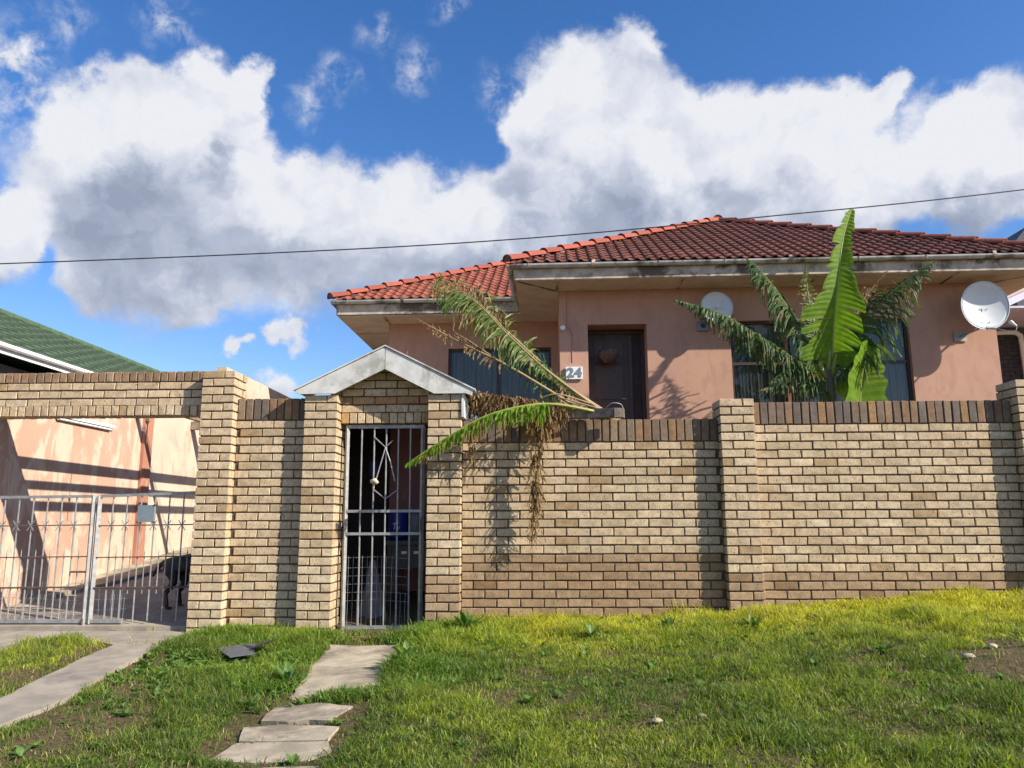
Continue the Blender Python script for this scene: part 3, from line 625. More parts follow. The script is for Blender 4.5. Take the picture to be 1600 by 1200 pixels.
# ------------------------------------------------------------------ the house
hs_ = thing('house', 'pink plastered bungalow with red tiled hip roof behind the brick wall', 'house', (3, 6.1, 0), R(-1))
def hb(mb, name, mat, parent=hs_, smooth=False): return mb.build(name, mat, parent, smooth)
def wall_grid(mb, xs_, zs_, y, holes, rev):
    for i in range(len(xs_) - 1):
        for j in range(len(zs_) - 1):
            cx = (xs_[i] + xs_[i + 1]) / 2; cz = (zs_[j] + zs_[j + 1]) / 2
            if any(h[0] < cx < h[1] and h[2] < cz < h[3] for h in holes): continue
            mb.quad((xs_[i], y, zs_[j]), (xs_[i + 1], y, zs_[j]), (xs_[i + 1], y, zs_[j + 1]), (xs_[i], y, zs_[j + 1]))
    for (a, b, c, d), r in zip(holes, rev):
        mb.quad((a, y, c), (a, y, d), (a, y + r, d), (a, y + r, c)); mb.quad((b, y, c), (b, y + r, c), (b, y + r, d), (b, y, d))
        mb.quad((a, y, d), (b, y, d), (b, y + r, d), (a, y + r, d)); mb.quad((a, y, c), (a, y + r, c), (b, y + r, c), (b, y, c))
mb = MB()
wall_grid(mb, [-2.16, -1.638, -.553, .965, 4.17, 5.70], [.5, 2.2, 3.0, 4.535, 4.56, 5.2], 0, [(-1.638, -.553, 2.2, 4.535), (.965, 4.17, 3.0, 4.56)], [.42, .15])
mb.quad((5.70, 0, .5), (5.70, 7.2, .5), (5.70, 7.2, 5.2), (5.70, 0, 5.2))
mb.quad((-2.16, 0, .5), (-2.16, 2.2, .5), (-2.16, 2.2, 5.2), (-2.16, 0, 5.2))
me = hb(mb, 'wall', M['pink'])
mb = MB()
wall_grid(mb, [-5.84, -4.536, -2.322, -2.16], [0, 3.0, 4.62, 5.2], 2.2, [(-4.536, -2.322, 3.0, 4.62)], [.12])
mb.quad((-5.84, 2.2, 0), (-5.84, 8.6, 0), (-5.84, 8.6, 5.2), (-5.84, 2.2, 5.2)); mb.quad((-5.84, 8.6, 0), (5.7, 8.6, 0), (5.7, 8.6, 5.2), (-5.84, 8.6, 5.2))
hb(mb, 'wall', M['pink'])
# plaster groove, cable on the wall
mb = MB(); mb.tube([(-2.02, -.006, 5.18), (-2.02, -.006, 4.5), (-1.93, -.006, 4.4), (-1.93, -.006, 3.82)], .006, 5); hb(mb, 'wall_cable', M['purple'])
# porch recess: back wall with door, side
pc = MB(); pc.box(-1.70, .46, 2.1, -1.611, .52, 4.6); pc.box(-.62, .46, 2.1, -.50, .52, 4.6); pc.box(-1.615, .46, 4.46, -.62, .52, 4.6); hb(pc, 'door_frame', M['darkwood'])
mb = MB(); mb.box(-1.61, .47, 2.2, -.86, .51, 4.45); dr = hb(mb, 'door', M['door'])
for z_ in (2.4, 3.2, 3.9):
    mb = MB(); mb.box(-1.5, .455, z_, -.97, .469, z_ + (.65 if z_ < 3.9 else .42)); hb(mb, 'door_panel', M['darkwood'], dr)
mb = MB(); mb.tube([(-.93, .46, 3.2), (-.93, .43, 3.2), (-1.01, .42, 3.2)], .012, 6); hb(mb, 'handle', M['galv'], dr)
mb = MB(); mb.box(-.855, .475, 2.2, -.79, .53, 4.45); hb(mb, 'door_post', M['darkwood'])
mb = MB(); mb.box(-.789, .50, 2.2, -.621, .515, 4.459); hb(mb, 'side_light', M['interior'])
mb = MB(); mb.box(-1.7, 0.01, 2.1, -.5, .45, 2.19); hb(mb, 'porch_floor', M['drive'])
# windows
def window(x0, x1, z0, z1, y, muls, trans, colm, lab, cur_y=.10):
    t = bpy.data.objects.new('window', None); C.objects.link(t); t.parent = hs_; t['label'] = lab
    f = .05
    mb = MB(); mb.box(x0, y, z0, x0 + f, y + .06, z1); mb.box(x1 - f, y, z0, x1, y + .06, z1); mb.box(x0 + f, y, z1 - f, x1 - f, y + .06, z1); mb.box(x0 + f, y, z0, x1 - f, y + .06, z0 + f); mb.build('frame', colm[0], t)
    for i, mx_ in enumerate(muls): mb = MB(); mb.box(mx_ - .03, y + .002, z0 + f, mx_ + .03, y + .058, z1 - f); mb.build('mullion', colm[1], t)
    xs2 = [x0 + f] + [v for m_ in muls for v in (m_ - .03, m_ + .03)] + [x1 - f]
    for i in range(0, len(xs2), 2):
        if trans: mb = MB(); mb.box(xs2[i], y + .004, trans - .025, xs2[i + 1], y + .056, trans + .025); mb.build('transom', colm[0], t)
        segs = [(z0 + f, trans - .025), (trans + .025, z1 - f)] if trans else [(z0 + f, z1 - f)]
        for a, b in segs:
            mb = MB(); mb.box(xs2[i], y + .028, a, xs2[i + 1], y + .032, b); mb.build('pane', M['glass'], t)
        n_ = max(4, int((xs2[i + 1] - xs2[i]) / .02)); mb = MB()
        vs = []
        for k in range(n_ + 1):
            xx = xs2[i] + .01 + (xs2[i + 1] - xs2[i] - .02) * k / n_; yy = y + cur_y + .018 * math.sin(k * 1.9) + .012 * math.sin(k * .73 + i)
            vs += [(xx, yy, z0 + f), (xx, yy, z1 - f)]
        mb.add(vs, [(2 * k, 2 * k + 2, 2 * k + 3, 2 * k + 1) for k in range(n_)]); mb.build('curtain', M['curtain'], t, True, fix=False)
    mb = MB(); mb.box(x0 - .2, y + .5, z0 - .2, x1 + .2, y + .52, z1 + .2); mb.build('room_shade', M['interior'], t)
    return t
w1 = window(.965, 4.17, 3.0, 4.56, .09, [1.99, 3.10], 3.77, (M['darkwood'], M['redwood']), 'wide three-light window behind the banana plant')
w2 = window(-4.536, -2.322, 3.0, 4.62, 2.27, [-3.46], None, (M['darkwood'], M['darkwood']), 'window of the set-back left room')
mb = MB()
for i in range(7): x = 1.08 + i * .14; mb.tube([(x, .20, 3.05), (x, .20, 3.36)], .004, 4)
mb.tube([(1.03, .2, 3.08), (1.25, .2, 3.22), (1.6, .2, 3.22)], .005, 4); mb.build('burglar_bars', M['white'], w1)
mb = MB(); mb.box(-1.14 + 3.0, .02, 2.99, 4.17, .09, 3.0) ; mb.box(.965, .005, 2.985, 4.17, .09, 3.005); mb.build('sill', M['darkwood'], w1)

# eaves: soffits, fascias, gutters
def soff(x0, y0, x1, y1, lab='soffit'):
    mb = MB(); mb.box(x0, y0, 5.19, x1, y1, 5.205); return hb(mb, lab, M['soffit'])
soff(-2.95, -.68, 6.5, -.002); soff(-2.95, .0, -2.162, 2.1985); soff(5.702, .0, 6.5, 8); soff(-6.78, 1.5, -2.952, 2.198); soff(-6.78, 2.2, -5.842, 8)
for x in (-2.2, .05, 2.4, 4.8): mb = MB(); mb.box(x - .02, -.67, 5.178, x + .02, -.01, 5.189); hb(mb, 'soffit_batten', M['oldwhite'])
mb = MB(); mb.prism([(-2.93, -.67, 5.175), (-2.89, -.67, 5.175), (-2.17, -.005, 5.175), (-2.21, -.005, 5.175)], (0, 0, .013)); hb(mb, 'soffit_batten', M['oldwhite'])
mb = MB(); mb.prism([(6.40, -.66, 5.175), (6.44, -.66, 5.175), (5.74, 0, 5.175), (5.70, 0, 5.175)], (0, 0, .013)); hb(mb, 'soffit_batten', M['oldwhite'])
for y in (3.0, 4.6, 6.2): mb = MB(); mb.box(-6.77, y - .02, 5.178, -5.85, y + .02, 5.189); hb(mb, 'soffit_batten', M['oldwhite'])
mb = MB(); mb.box(-5.85, 1.51, 5.178, -5.80, 2.19, 5.189); mb.box(-4.1, 1.51, 5.178, -4.06, 2.19, 5.189); hb(mb, 'soffit_batten', M['oldwhite'])
def fascia(a, b, z0=5.20, z1=5.41, th=.025):
    a = Vector((a[0], a[1], z0)); b = Vector((b[0], b[1], z0)); d = (b - a).normalized(); n_ = Vector((d.y, -d.x, 0)) * th
    mb = MB(); mb.prism([a, b, b + Vector((0, 0, z1 - z0)), a + Vector((0, 0, z1 - z0))], n_); return hb(mb, 'fascia', M['oldwhite'])
fascia((-2.95, -.68), (6.5, -.68)); fascia((-2.952, 1.48), (-2.952, -.70)); fascia((6.502, -.70), (6.502, 8)); fascia((-6.78, 1.50), (-2.98, 1.50), 5.22, 5.44); fascia((-6.782, 8), (-6.782, 1.49), 5.22, 5.44)
def gutter(a, b, z, r=.068):
    a = Vector((a[0], a[1], z)); b = Vector((b[0], b[1], z)); d = (b - a).normalized(); n_ = Vector((d.y, -d.x, 0)); K = 9; mb = MB(); vs = []
    for p in (a, b):
        for rr_ in (r, r - .006):
            for k in range(K): t_ = math.pi * k / (K - 1); vs.append(p + n_ * (math.cos(t_) * rr_) - Vector((0, 0, 1)) * math.sin(t_) * rr_)
    f = []
    for k in range(K - 1):
        f += [(k, k + 1, 2 * K + k + 1, 2 * K + k), (K + k + 1, K + k, 3 * K + k, 3 * K + k + 1), (k, K + k, K + k + 1, k + 1), (2 * K + k, 2 * K + k + 1, 3 * K + k + 1, 3 * K + k)]
    f += [(0, 2 * K, 3 * K, K), (K - 1, 2 * K - 1, 4 * K - 1, 3 * K - 1)]; f += [tuple(range(K)), tuple(range(3 * K - 1, 2 * K - 1, -1))]
    mb.add(vs, f); o = hb(mb, 'gutter', M['gutter'], smooth=False)
    mb = MB(); L_ = (b - a).length; k = 0
    s = .35
    while s < L_:
        p = a + d * s; mb.tube([p + d * -.03 - Vector((0, 0, .0)), p + d * .03], [r + .004] * 2, 14) if k % 3 == 1 else mb.tube([p + n_ * (r + .006) + Vector((0, 0, .01)), p + n_ * (r * .8) - Vector((0, 0, r * .8)), p - Vector((0, 0, r + .004)), p - n_ * r - Vector((0, 0, r * .9))], .008, 5)
        s += 1.15; k += 1
    mb.build('bracket', M['oldwhite'], o)
gutter((-3.05, -.765), (6.62, -.765), 5.462); gutter((-3.035, 1.36), (-3.035, -.70), 5.455); gutter((-6.9, 1.415), (-3.1, 1.415), 5.50); gutter((-6.87, 8), (-6.87, 1.48), 5.50); gutter((6.60, -.70), (6.60, 8), 5.46)

# roof
rf = bpy.data.objects.new('roof', None); C.objects.link(rf); rf.parent = hs_
TA = math.atan(.54); ct, st = math.cos(TA), math.sin(TA)
mb = MB()
Z0 = 5.485; ap = (1.77, 4.05, Z0 + 4.8 * .54); ap2 = (1.77, 5.2, Z0 + 4.8 * .54)
mb.add([(-3.03, -.75, Z0), (6.57, -.75, Z0), ap, ap2, (6.57, 9.2, Z0), (-3.03, 9.2, Z0)], [(0, 1, 2), (1, 4, 3, 2), (0, 2, 3, 5), (5, 3, 4)])
Z1 = 5.52; e1 = (-6.87, 1.45, Z1); q1 = (-2.87, 5.45, Z1 + 4 * .54)
mb.add([e1, (-3.03, 1.45, Z1), (1.0, 5.45, Z1 + 4 * .54), q1, (-6.87, 9.4, Z1), (1, 9.4, Z1)], [(0, 1, 2, 3), (0, 3, 4), (3, 2, 5, 4)])
mb.build('underlay', M['rust'], rf, fix=False)
def tile_mesh(seed):
    rr = random.Random(seed); prof = []; n = 8
    for k in range(n + 1):
        u = k / n; x = u * .205
        z = .034 * max(0, math.sin(math.pi * min(1, u / .52))) ** .8 if u < .52 else -.006 * math.sin(math.pi * (u - .52) / .48)
        prof.append((x, z))
    vs = []
    for (y, dz) in ((0, .034), (.20, .026), (.355, .012)):
        for x, z in prof: vs.append((x, y + rr.uniform(-.0015, .0015) + (-.006 if False else 0), z + dz + rr.uniform(-.001, .001)))
    for x, z in prof: vs.append((x, .002, z + .034 - .020))
    N = n + 1; f = []
    for j in (0, 1):
        for k in range(n): f.append((j * N + k, j * N + k + 1, (j + 1) * N + k + 1, (j + 1) * N + k))
    for k in range(n): f.append((3 * N + k, 3 * N + k + 1, k + 1, k))
    me = bpy.data.meshes.new('roof_tile'); me.from_pydata(vs, [], f); me.materials.append(M['tile']); return me
TM = [tile_mesh(i) for i in range(4)]
stuffv = []; stufff = []; tile_count = 0
def tile_col(kind):
    k = random.uniform(.82, 1.2)
    c = {'front': (.185, .068, .045), 'left': (.25, .075, .046), 'hipred': (.32, .085, .055), 'hipbrown': (.25, .082, .055)}[kind]
    return tuple(v * k for v in c)
def tiles(ox, oy, oz, width, hipL, rows, kind, moss, maxrow, xmaxf=None, hipR=None):
    global tile_count
    Mx = Matrix(((1, 0, 0, ox), (0, ct, -st, oy), (0, st, ct, oz), (0, 0, 0, 1)))
    for r_ in range(rows):
        v = r_ * .30 - .05; inset = max(0, v) * ct
        x = (r_ % 1) * .1
        nc = int(width / .2) + 1
        for c_ in range(nc):
            u = c_ * .2
            if xmaxf is not None and u > xmaxf(v): continue
            lL = (v + .33) * ct if hipL else -1; lR = width - (v + .33) * ct if hipR else 99
            full = u >= (v + .33) * ct - .06 and u + .2 <= (lR + .06)
            any_ = u + .2 > max(0, v) * ct and u < (width - max(0, v) * ct if hipR else 99)
            if not any_: continue
            m_ = random.choice(TM)
            if not full:
                bm = bmesh.new(); bm.from_mesh(m_)
                if u < (v + .33) * ct: bmesh.ops.bisect_plane(bm, geom=bm.verts[:] + bm.edges[:] + bm.faces[:], plane_co=(-u + v * ct - .03, 0, 0), plane_no=Vector((-1, ct, 0)), clear_outer=True)
                if u + .2 > lR: bmesh.ops.bisect_plane(bm, geom=bm.verts[:] + bm.edges[:] + bm.faces[:], plane_co=(width - u - v * ct + .03, 0, 0), plane_no=Vector((1, ct, 0)), clear_outer=True)
                if len(bm.faces) < 2: bm.free(); continue
                m_ = bpy.data.meshes.new('roof_tile'); bm.to_mesh(m_); bm.free(); m_.materials.append(M['tile'])
            loc = Mx @ Vector((u + random.uniform(-.003, .003), v + random.uniform(-.005, .005), .008))
            rot = Matrix(((1, 0, 0), (0, ct, -st), (0, st, ct)))
            if r_ < maxrow and tile_count < 236:
                o = bpy.data.objects.new('roof_tile', m_); C.objects.link(o); o.parent = rf; o.location = loc
                o.rotation_euler = (TA + random.uniform(-.004, .006), 0, random.uniform(-.006, .006)); o.color = (*tile_col(kind), 1); o['moss'] = float(moss * random.uniform(.6, 1)); tile_count += 1
            else:
                key = (kind, random.randrange(3)); acc_ = TS.setdefault(key, ([], []))
                b = len(acc_[0]); acc_[0].extend([tuple(loc + rot @ vv.co) for vv in m_.vertices]); acc_[1].extend([tuple(b + i for i in p.vertices) for p in m_.polygons])
TS = {}
tiles(-6.87, 1.45, Z1, 3.84, True, 14, 'left', .35, 5)
tiles(-3.03, -.75, Z0, 9.6, True, 18, 'front', 1.0, 5, hipR=True)
for (kind, k_), (v_, f_) in TS.items():
    me = bpy.data.meshes.new('upper_roof_tiles'); me.from_pydata(v_, [], f_); me.materials.append(M['tile']); o = place('upper_roof_tiles', me, rf, col=tile_col(kind)); o['kind'] = 'stuff'; o['moss'] = 1.0 if kind == 'front' else .3
def caps(a, b, n, kind, r0=.125, moss=.2):
    a = Vector(a); b = Vector(b); d = (b - a) / n; dn = d.normalized(); side = dn.cross(Vector((0, 0, 1))).normalized(); upv = side.cross(dn)
    for i in range(n):
        p0 = a + d * i - dn * .035; p1 = a + d * (i + 1) + dn * .02; K = 8; vs = []
        for p, r_, lift in ((p0, r0, .03), (p0 + dn * .04, r0 - .004, .028), (p1, r0 - .028, .008)):
            for k in range(K + 1):
                t_ = math.pi * k / K; vs.append(p + side * math.cos(t_) * r_ + upv * (math.sin(t_) * r_ * .95 + lift - .035))
        for k in range(K + 1):
            t_ = math.pi * k / K; vs.append(p0 + side * math.cos(t_) * (r0 - .018) + upv * (math.sin(t_) * (r0 - .018) * .95 + .03 - .035))
        N = K + 1; f = [(j * N + k, j * N + k + 1, (j + 1) * N + k + 1, (j + 1) * N + k) for j in (0, 1) for k in range(K)] + [(3 * N + k, 3 * N + k + 1, k + 1, k) for k in range(K)]
        mb = MB(); mb.add(vs, f)
        if i == 0: mb.add([p0 + side * math.cos(math.pi * k / K) * (r0 - .01) + upv * (math.sin(math.pi * k / K) * (r0 - .01) * .95 - .01) + dn * .012 for k in range(K + 1)], [tuple(range(K + 1))], 1)  # dark disc paints in the shade of the hollow, open cap end
        o = mb.build('ridge_tile', [M['tile'], M['rust']], rf, False, fix=False); o.color = (*tile_col(kind), 1); o['moss'] = moss
caps((-3.06, -.78, Z0 + .06), (1.77, 4.05, Z0 + 4.8 * .54 + .06), 15, 'hipred')
caps((6.57, -.75, Z0 + .05), (1.77, 4.05, Z0 + 4.8 * .54 + .05), 15, 'hipbrown', moss=.6)
caps((-6.90, 1.42, Z1 + .06), (-2.87, 5.45, Z1 + 4 * .54 + .06), 13, 'hipred')
caps((1.77, 4.0, Z0 + 4.8 * .54 + .06), (1.77, 5.2, Z0 + 4.8 * .54 + .06), 3, 'hipbrown', moss=.6)
caps((-2.87, 5.45, Z1 + 4 * .54 + .05), (.6, 5.45, Z1 + 4 * .54 + .05), 8, 'hipred')

# fittings on the house: things of their own
def hw(x, y, z): v = Matrix.Rotation(R(-1), 3, 'Z') @ Vector((x, y, 0)); return Vector((3 + v.x, 6.1 + v.y, z))
p = hw(-1.90, -.03, 3.62)
sg = thing('number_sign', 'white house number plaque reading 24 in grey digits, left of the door', 'sign', p, R(-1))
mb = MB(); mb.box(-.155, -.012, -.115, .155, .012, .115); mb.build('board', M['white'], sg)
for i, (dx, chs) in enumerate(((-.07, '2'), (.072, '4'))):
    cu = bpy.data.curves.new('digit', 'FONT'); cu.body = chs; cu.size = .235; cu.extrude = .004; cu.offset = .009; cu.align_x = 'CENTER'; cu.align_y = 'CENTER'
    tmp = bpy.data.objects.new('tmp', cu); C.objects.link(tmp); cu.materials.append(M['greyplate']); dgm = bpy.data.meshes.new_from_object(tmp.evaluated_get(bpy.context.evaluated_depsgraph_get())); bpy.data.objects.remove(tmp); o = bpy.data.objects.new('digit', dgm); C.objects.link(o); o.parent = sg; o.location = (dx, -.018, 0); o.rotation_euler = (R(90), 0, 0); o.scale = (1.08, 1, 1)
p = hw(-2.10, -.05, 4.46)
sl = thing('wall_lamp', 'small round white lamp on the wall corner under the eaves', 'lamp', p, R(-1))
mb = MB(); mb.tube([(0, .05, 0), (0, -.01, 0)], .03, 12); mb.build('base', M['galv'], sl)
mb = MB(); mb.tube([(0, -.01, 0), (0, -.03, 0), (.0, -.06, -.003), (0, -.072, -.003)], [.035, .05, .045, .025], 14); mb.build('cover', M['white'], sl, True)
mb = MB(); mb.tube([(-.02, .0, 0), (-.09, .01, .01)], .006, 6); mb.build('arm', M['galv'], sl)
p = hw(.47, -.03, 4.46)
bx = thing('meter_box', 'small grey electrical box on the wall under the round dish', 'electrical box', p, R(-1))
mb = MB(); mb.box(-.10, -.03, -.09, .10, .03, .09); mb.build('casing', M['greyplate'], bx); mb = MB(); mb.tube([(0, -.03, 0), (0, -.038, 0)], .045, 14); mb.build('dial', M['blackplastic'], bx)
def dish(name, label, c, nrm, rad, depth, feed, prime):
    t = thing(name, label, 'satellite dish', c); nrm = Vector(nrm).normalized(); u = nrm.cross(Vector((0, 0, 1))).normalized(); v_ = u.cross(nrm)
    vs = []; NR, NA = 8, 40
    for side_ in (0, 1):
        for i in range(NR + 1):
            rr_ = rad * i / NR; z_ = -depth * (1 - (i / NR) ** 2) - side_ * .006
            for k in range(NA): a = 2 * math.pi * k / NA; vs.append(u * math.cos(a) * rr_ + v_ * math.sin(a) * rr_ * (1 if prime else 1.06) + nrm * z_)
    f = []
    for side_ in (0, 1):
        b = side_ * (NR + 1) * NA
        for i in range(NR):
            for k in range(NA): q = (b + i * NA + k, b + i * NA + (k + 1) % NA, b + (i + 1) * NA + (k + 1) % NA, b + (i + 1) * NA + k); f.append(q if side_ == 0 else q[::-1])
    b = (NR + 1) * NA
    for k in range(NA): f.append((NR * NA + k, NR * NA + (k + 1) % NA, b + NR * NA + (k + 1) % NA, b + NR * NA + k))
    mb = MB(); mb.add(vs, f); mb.build('reflector', M['dish'], t, True, fix=False)
    mb = MB(); ring = [u * math.cos(2 * math.pi * k / 40) * rad + v_ * math.sin(2 * math.pi * k / 40) * rad * (1 if prime else 1.06) for k in range(41)]; mb.tube(ring, .008, 6, cap=False); mb.build('rim', M['dish'], t)
    if prime:
        mb = MB(); mb.tube([nrm * -depth, nrm * .02], .012, 8); mb.tube([nrm * .02, nrm * .05], .03, 10); mb.build('feed', M['white'], t, True)
    else:
        bot = -v_ * rad * 1.0 + u * -.0; fd = Vector(feed); mb = MB(); mb.tube([bot * .98 - nrm * .03, bot * .9 + nrm * .10 + fd * .25, fd * .92], .014, 6); mb.build('feed_arm', M['galv'], t)
        mb = MB(); dd = (Vector((0, 0, 0)) - fd).normalized(); mb.tube([fd - dd * .09, fd - dd * .03, fd, fd + dd * .03], [.02, .022, .035, .035], 10); mb.build('feed_horn', M['white'], t, True)
        mb = MB(); mb.tube(bez([fd - dd * .08, fd + Vector((.08, 0, -.06)), fd + Vector((.03, .05, -.14)), bot * .9 - nrm * .02], 14), .005, 5); mb.build('feed_cable', M['white'], t)
        mb = MB()
        for a, b_ in ((-.06, -.05), (.05, -.05), (-.06, -.3), (.06, -.3)): q = u * a + v_ * b_ + nrm * (-depth + .012 + .1 * b_ * b_ * 4); mb.tube([q - nrm * .01, q + nrm * .006], .008, 8)
        mb.build('bolt', M['galv'], t)
    return t
c = hw(.68, -.32, 4.74); d1 = dish('satellite_dish', 'small round prime focus satellite dish partly behind a tattered banana leaf', c, (.05, -1, .10), .285, .05, None, True)
mb = MB(); mb.tube([Vector((0, .05, 0)), Vector((-.03, .14, -.16)), Vector((-.2, .30, -.22))], .016, 8); mb.build('mount_arm', M['galv'], d1)
c = hw(5.30, -.45, 4.64); d2 = dish('satellite_dish', 'larger satellite dish with offset feed arm at the right corner of the house', c, (-.02, -1, -.02), .41, .07, (.17, -.40, -.42), False)
mb = MB(); mb.tube([Vector((-.02, .08, -.05)), Vector((-.10, .12, -.40)), Vector((-.22, .32, -.44)), Vector((-.25, .445, -.45))], .02, 8); mb.build('mount_arm', M['galv'], d2)
mb = MB(); mb.box(-.36, .425, -.54, -.14, .44, -.36); mb.build('wall_plate', M['galv'], d2)
p = hw(-1.25, .22, 4.02)
hg = thing('hanging_basket', 'dark hanging planter basket in the doorway recess', 'hanging basket', p)
mb = MB(); mb.tube([(0, 0, .06), (0, 0, .0), (0, 0, -.08), (0, 0, -.16)], [.19, .20, .16, .09], 12); mb.build('bowl', M['rust'], hg, True)
mb = MB()
for k in range(3): a = k * 2.1; mb.tube([(.22 * math.cos(a), .22 * math.sin(a), .05), (0, 0, .42)], .004, 4)
mb.build('chain', M['rust'], hg)

# ------------------------------------------------------------------ overhead cable
cb = MB(); cb.tube(bez([(-16, 2, 4.25), (-8.66, 2, 4.40), (-3.35, 2, 4.52), (0.1, 2, 4.66), (3.5, 2, 4.92), (6.87, 2, 5.23), (14, 2, 6.05)], 60), .0085, 6)
o = cb.build('overhead_cable', M['cable']); tag(o, 'black overhead service cable crossing the sky above the roof', 'cable')

# ------------------------------------------------------------------ neighbours
nl = thing('green_roofed_house', 'neighbouring house at the left edge with green tiled roof and white gutter', 'house', (-12, 12, 0))
mb = MB(); mb.box(-15, 1.3, 0, -9.45, 24, 3.85); build_at(mb, 'wall', M['greywall'], nl)
ez, rz = 4.06, 5.76
NYg = 130; rws = 12; vs = []; f = []
ysg = [0 + 25 * i / NYg for i in range(NYg + 1)]
for r_ in range(rws):
    for e in (0, 1):
        t_ = (r_ + e * 1.06) / rws; x = -8.98 + (-3.02) * t_; z_ = ez + (rz - ez) * t_ + (.055 if e == 0 else .0)
        for i, y in enumerate(ysg): vs.append((x, y, z_ + .018 * math.sin(i * 2.1)))
    for i in range(NYg + 1): vs.append((-8.98 - 3.02 * r_ / rws, ysg[i], ez + (rz - ez) * r_ / rws + .0))
    b = r_ * 3 * (NYg + 1)
    for i in range(NYg): f += [(b + i, b + i + 1, b + NYg + 2 + i, b + NYg + 1 + i)]
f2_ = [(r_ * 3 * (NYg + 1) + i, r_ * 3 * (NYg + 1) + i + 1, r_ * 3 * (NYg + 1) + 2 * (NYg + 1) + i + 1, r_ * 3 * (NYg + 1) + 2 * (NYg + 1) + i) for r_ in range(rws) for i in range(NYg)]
M['darkedge'] = plain('dark_tile_edge', (.03, .05, .028), .9, .3, 10)  # darker colour on the lip faces draws the lines between tile rows
mb = MB(); mb.add(vs, f); mb.f += f2_; mb.m += [1] * len(f2_); o = build_at(mb, 'roof_tiles', [M['greentile'], M['darkedge']], nl, fix=False); o['kind'] = 'stuff'
mb = MB(); mb.prism([(-9.02, 0, ez - .05), (-12, 0, rz - .05), (-15, 0, ez - .05)], (0, 25, 0)); build_at(mb, 'roof', M['greentile'], nl)
mb = MB()
for i in range(54): y = .2 + i * .46; mb.tube([(-12, y, rz + .0), (-12, y + .48, rz + .012)], [.10, .085], 8)
o = build_at(mb, 'ridge_tiles', M['greentile'], nl); o['kind'] = 'stuff'
mb = MB(); mb.box(-9.0, 0, 3.90, -8.975, 25, 4.0); build_at(mb, 'fascia', M['white'], nl)
mb = MB(); mb.tube([(-8.93, 0, 4.03), (-8.93, 25, 4.03)], .05, 8); build_at(mb, 'gutter', M['white'], nl)
mb = MB(); mb.box(-9.44, 1.3, 3.0, -9.40, 8.2, 3.62); build_at(mb, 'white_band', M['white'], nl)
nr = thing('brick_neighbour_house', 'neighbouring building at the right edge with dark brick wall and lilac beam', 'house', (10.8, 9, 0))
M['darkbrick'] = plain('dark_brick', (.05, .04, .042), .9, .3, 10)
for r_ in range(17):
    for c_ in range(5):
        mb = MB(); x0_ = 9.75 + c_ * .232 + (.116 if r_ % 2 else 0); z0_ = 3.35 + r_ * .085; mb.box(x0_, 8.6, z0_, x0_ + .222, 8.7, z0_ + .075); o = build_at(mb, 'brick', M['darkbrick'], nr)
mb = MB(); mb.box(9.6, 8.62, 0, 13, 8.75, 5.0); build_at(mb, 'mortar', M['greywall'], nr)
mb = MB(); mb.tube(bez([(9.95, 8.5, 4.83), (10.5, 8.5, 4.85), (10.66, 8.5, 4.80), (10.70, 8.5, 4.6), (10.72, 8.5, 3.2)], 16), .05, 8); build_at(mb, 'white_pipe', M['white'], nr, True)
mb = MB(); mb.prism([(9.6, 8.0, 5.02), (13, 8.0, 6.55), (13, 8.0, 6.95), (9.6, 8.0, 5.40)], (0, .12, 0)); build_at(mb, 'lilac_beam', M['lilac'], nr)
mb = MB(); mb.prism([(9.6, 7.97, 5.18), (13, 7.97, 6.75), (13, 7.97, 6.82), (9.6, 7.97, 5.24)], (0, .02, 0)); build_at(mb, 'beam_strip', M['soffit'], nr)
mb = MB(); mb.box(9.6, 7.0, 4.98, 13, 8.6, 5.02); build_at(mb, 'ceiling', M['lilac'], nr)
fr_ = MB(); fr_.prism([(14.1, 14, 8.6), (14.75, 14, 9.35), (17, 14, 9.8), (20, 14, 8.6), (20, 14, 3), (14.4, 14, 3)], (0, 6, 0))
o = fr_.build('distant_building', M['greywall']); tag(o, 'slate grey roof corner of a distant building at the upper right edge', 'building')

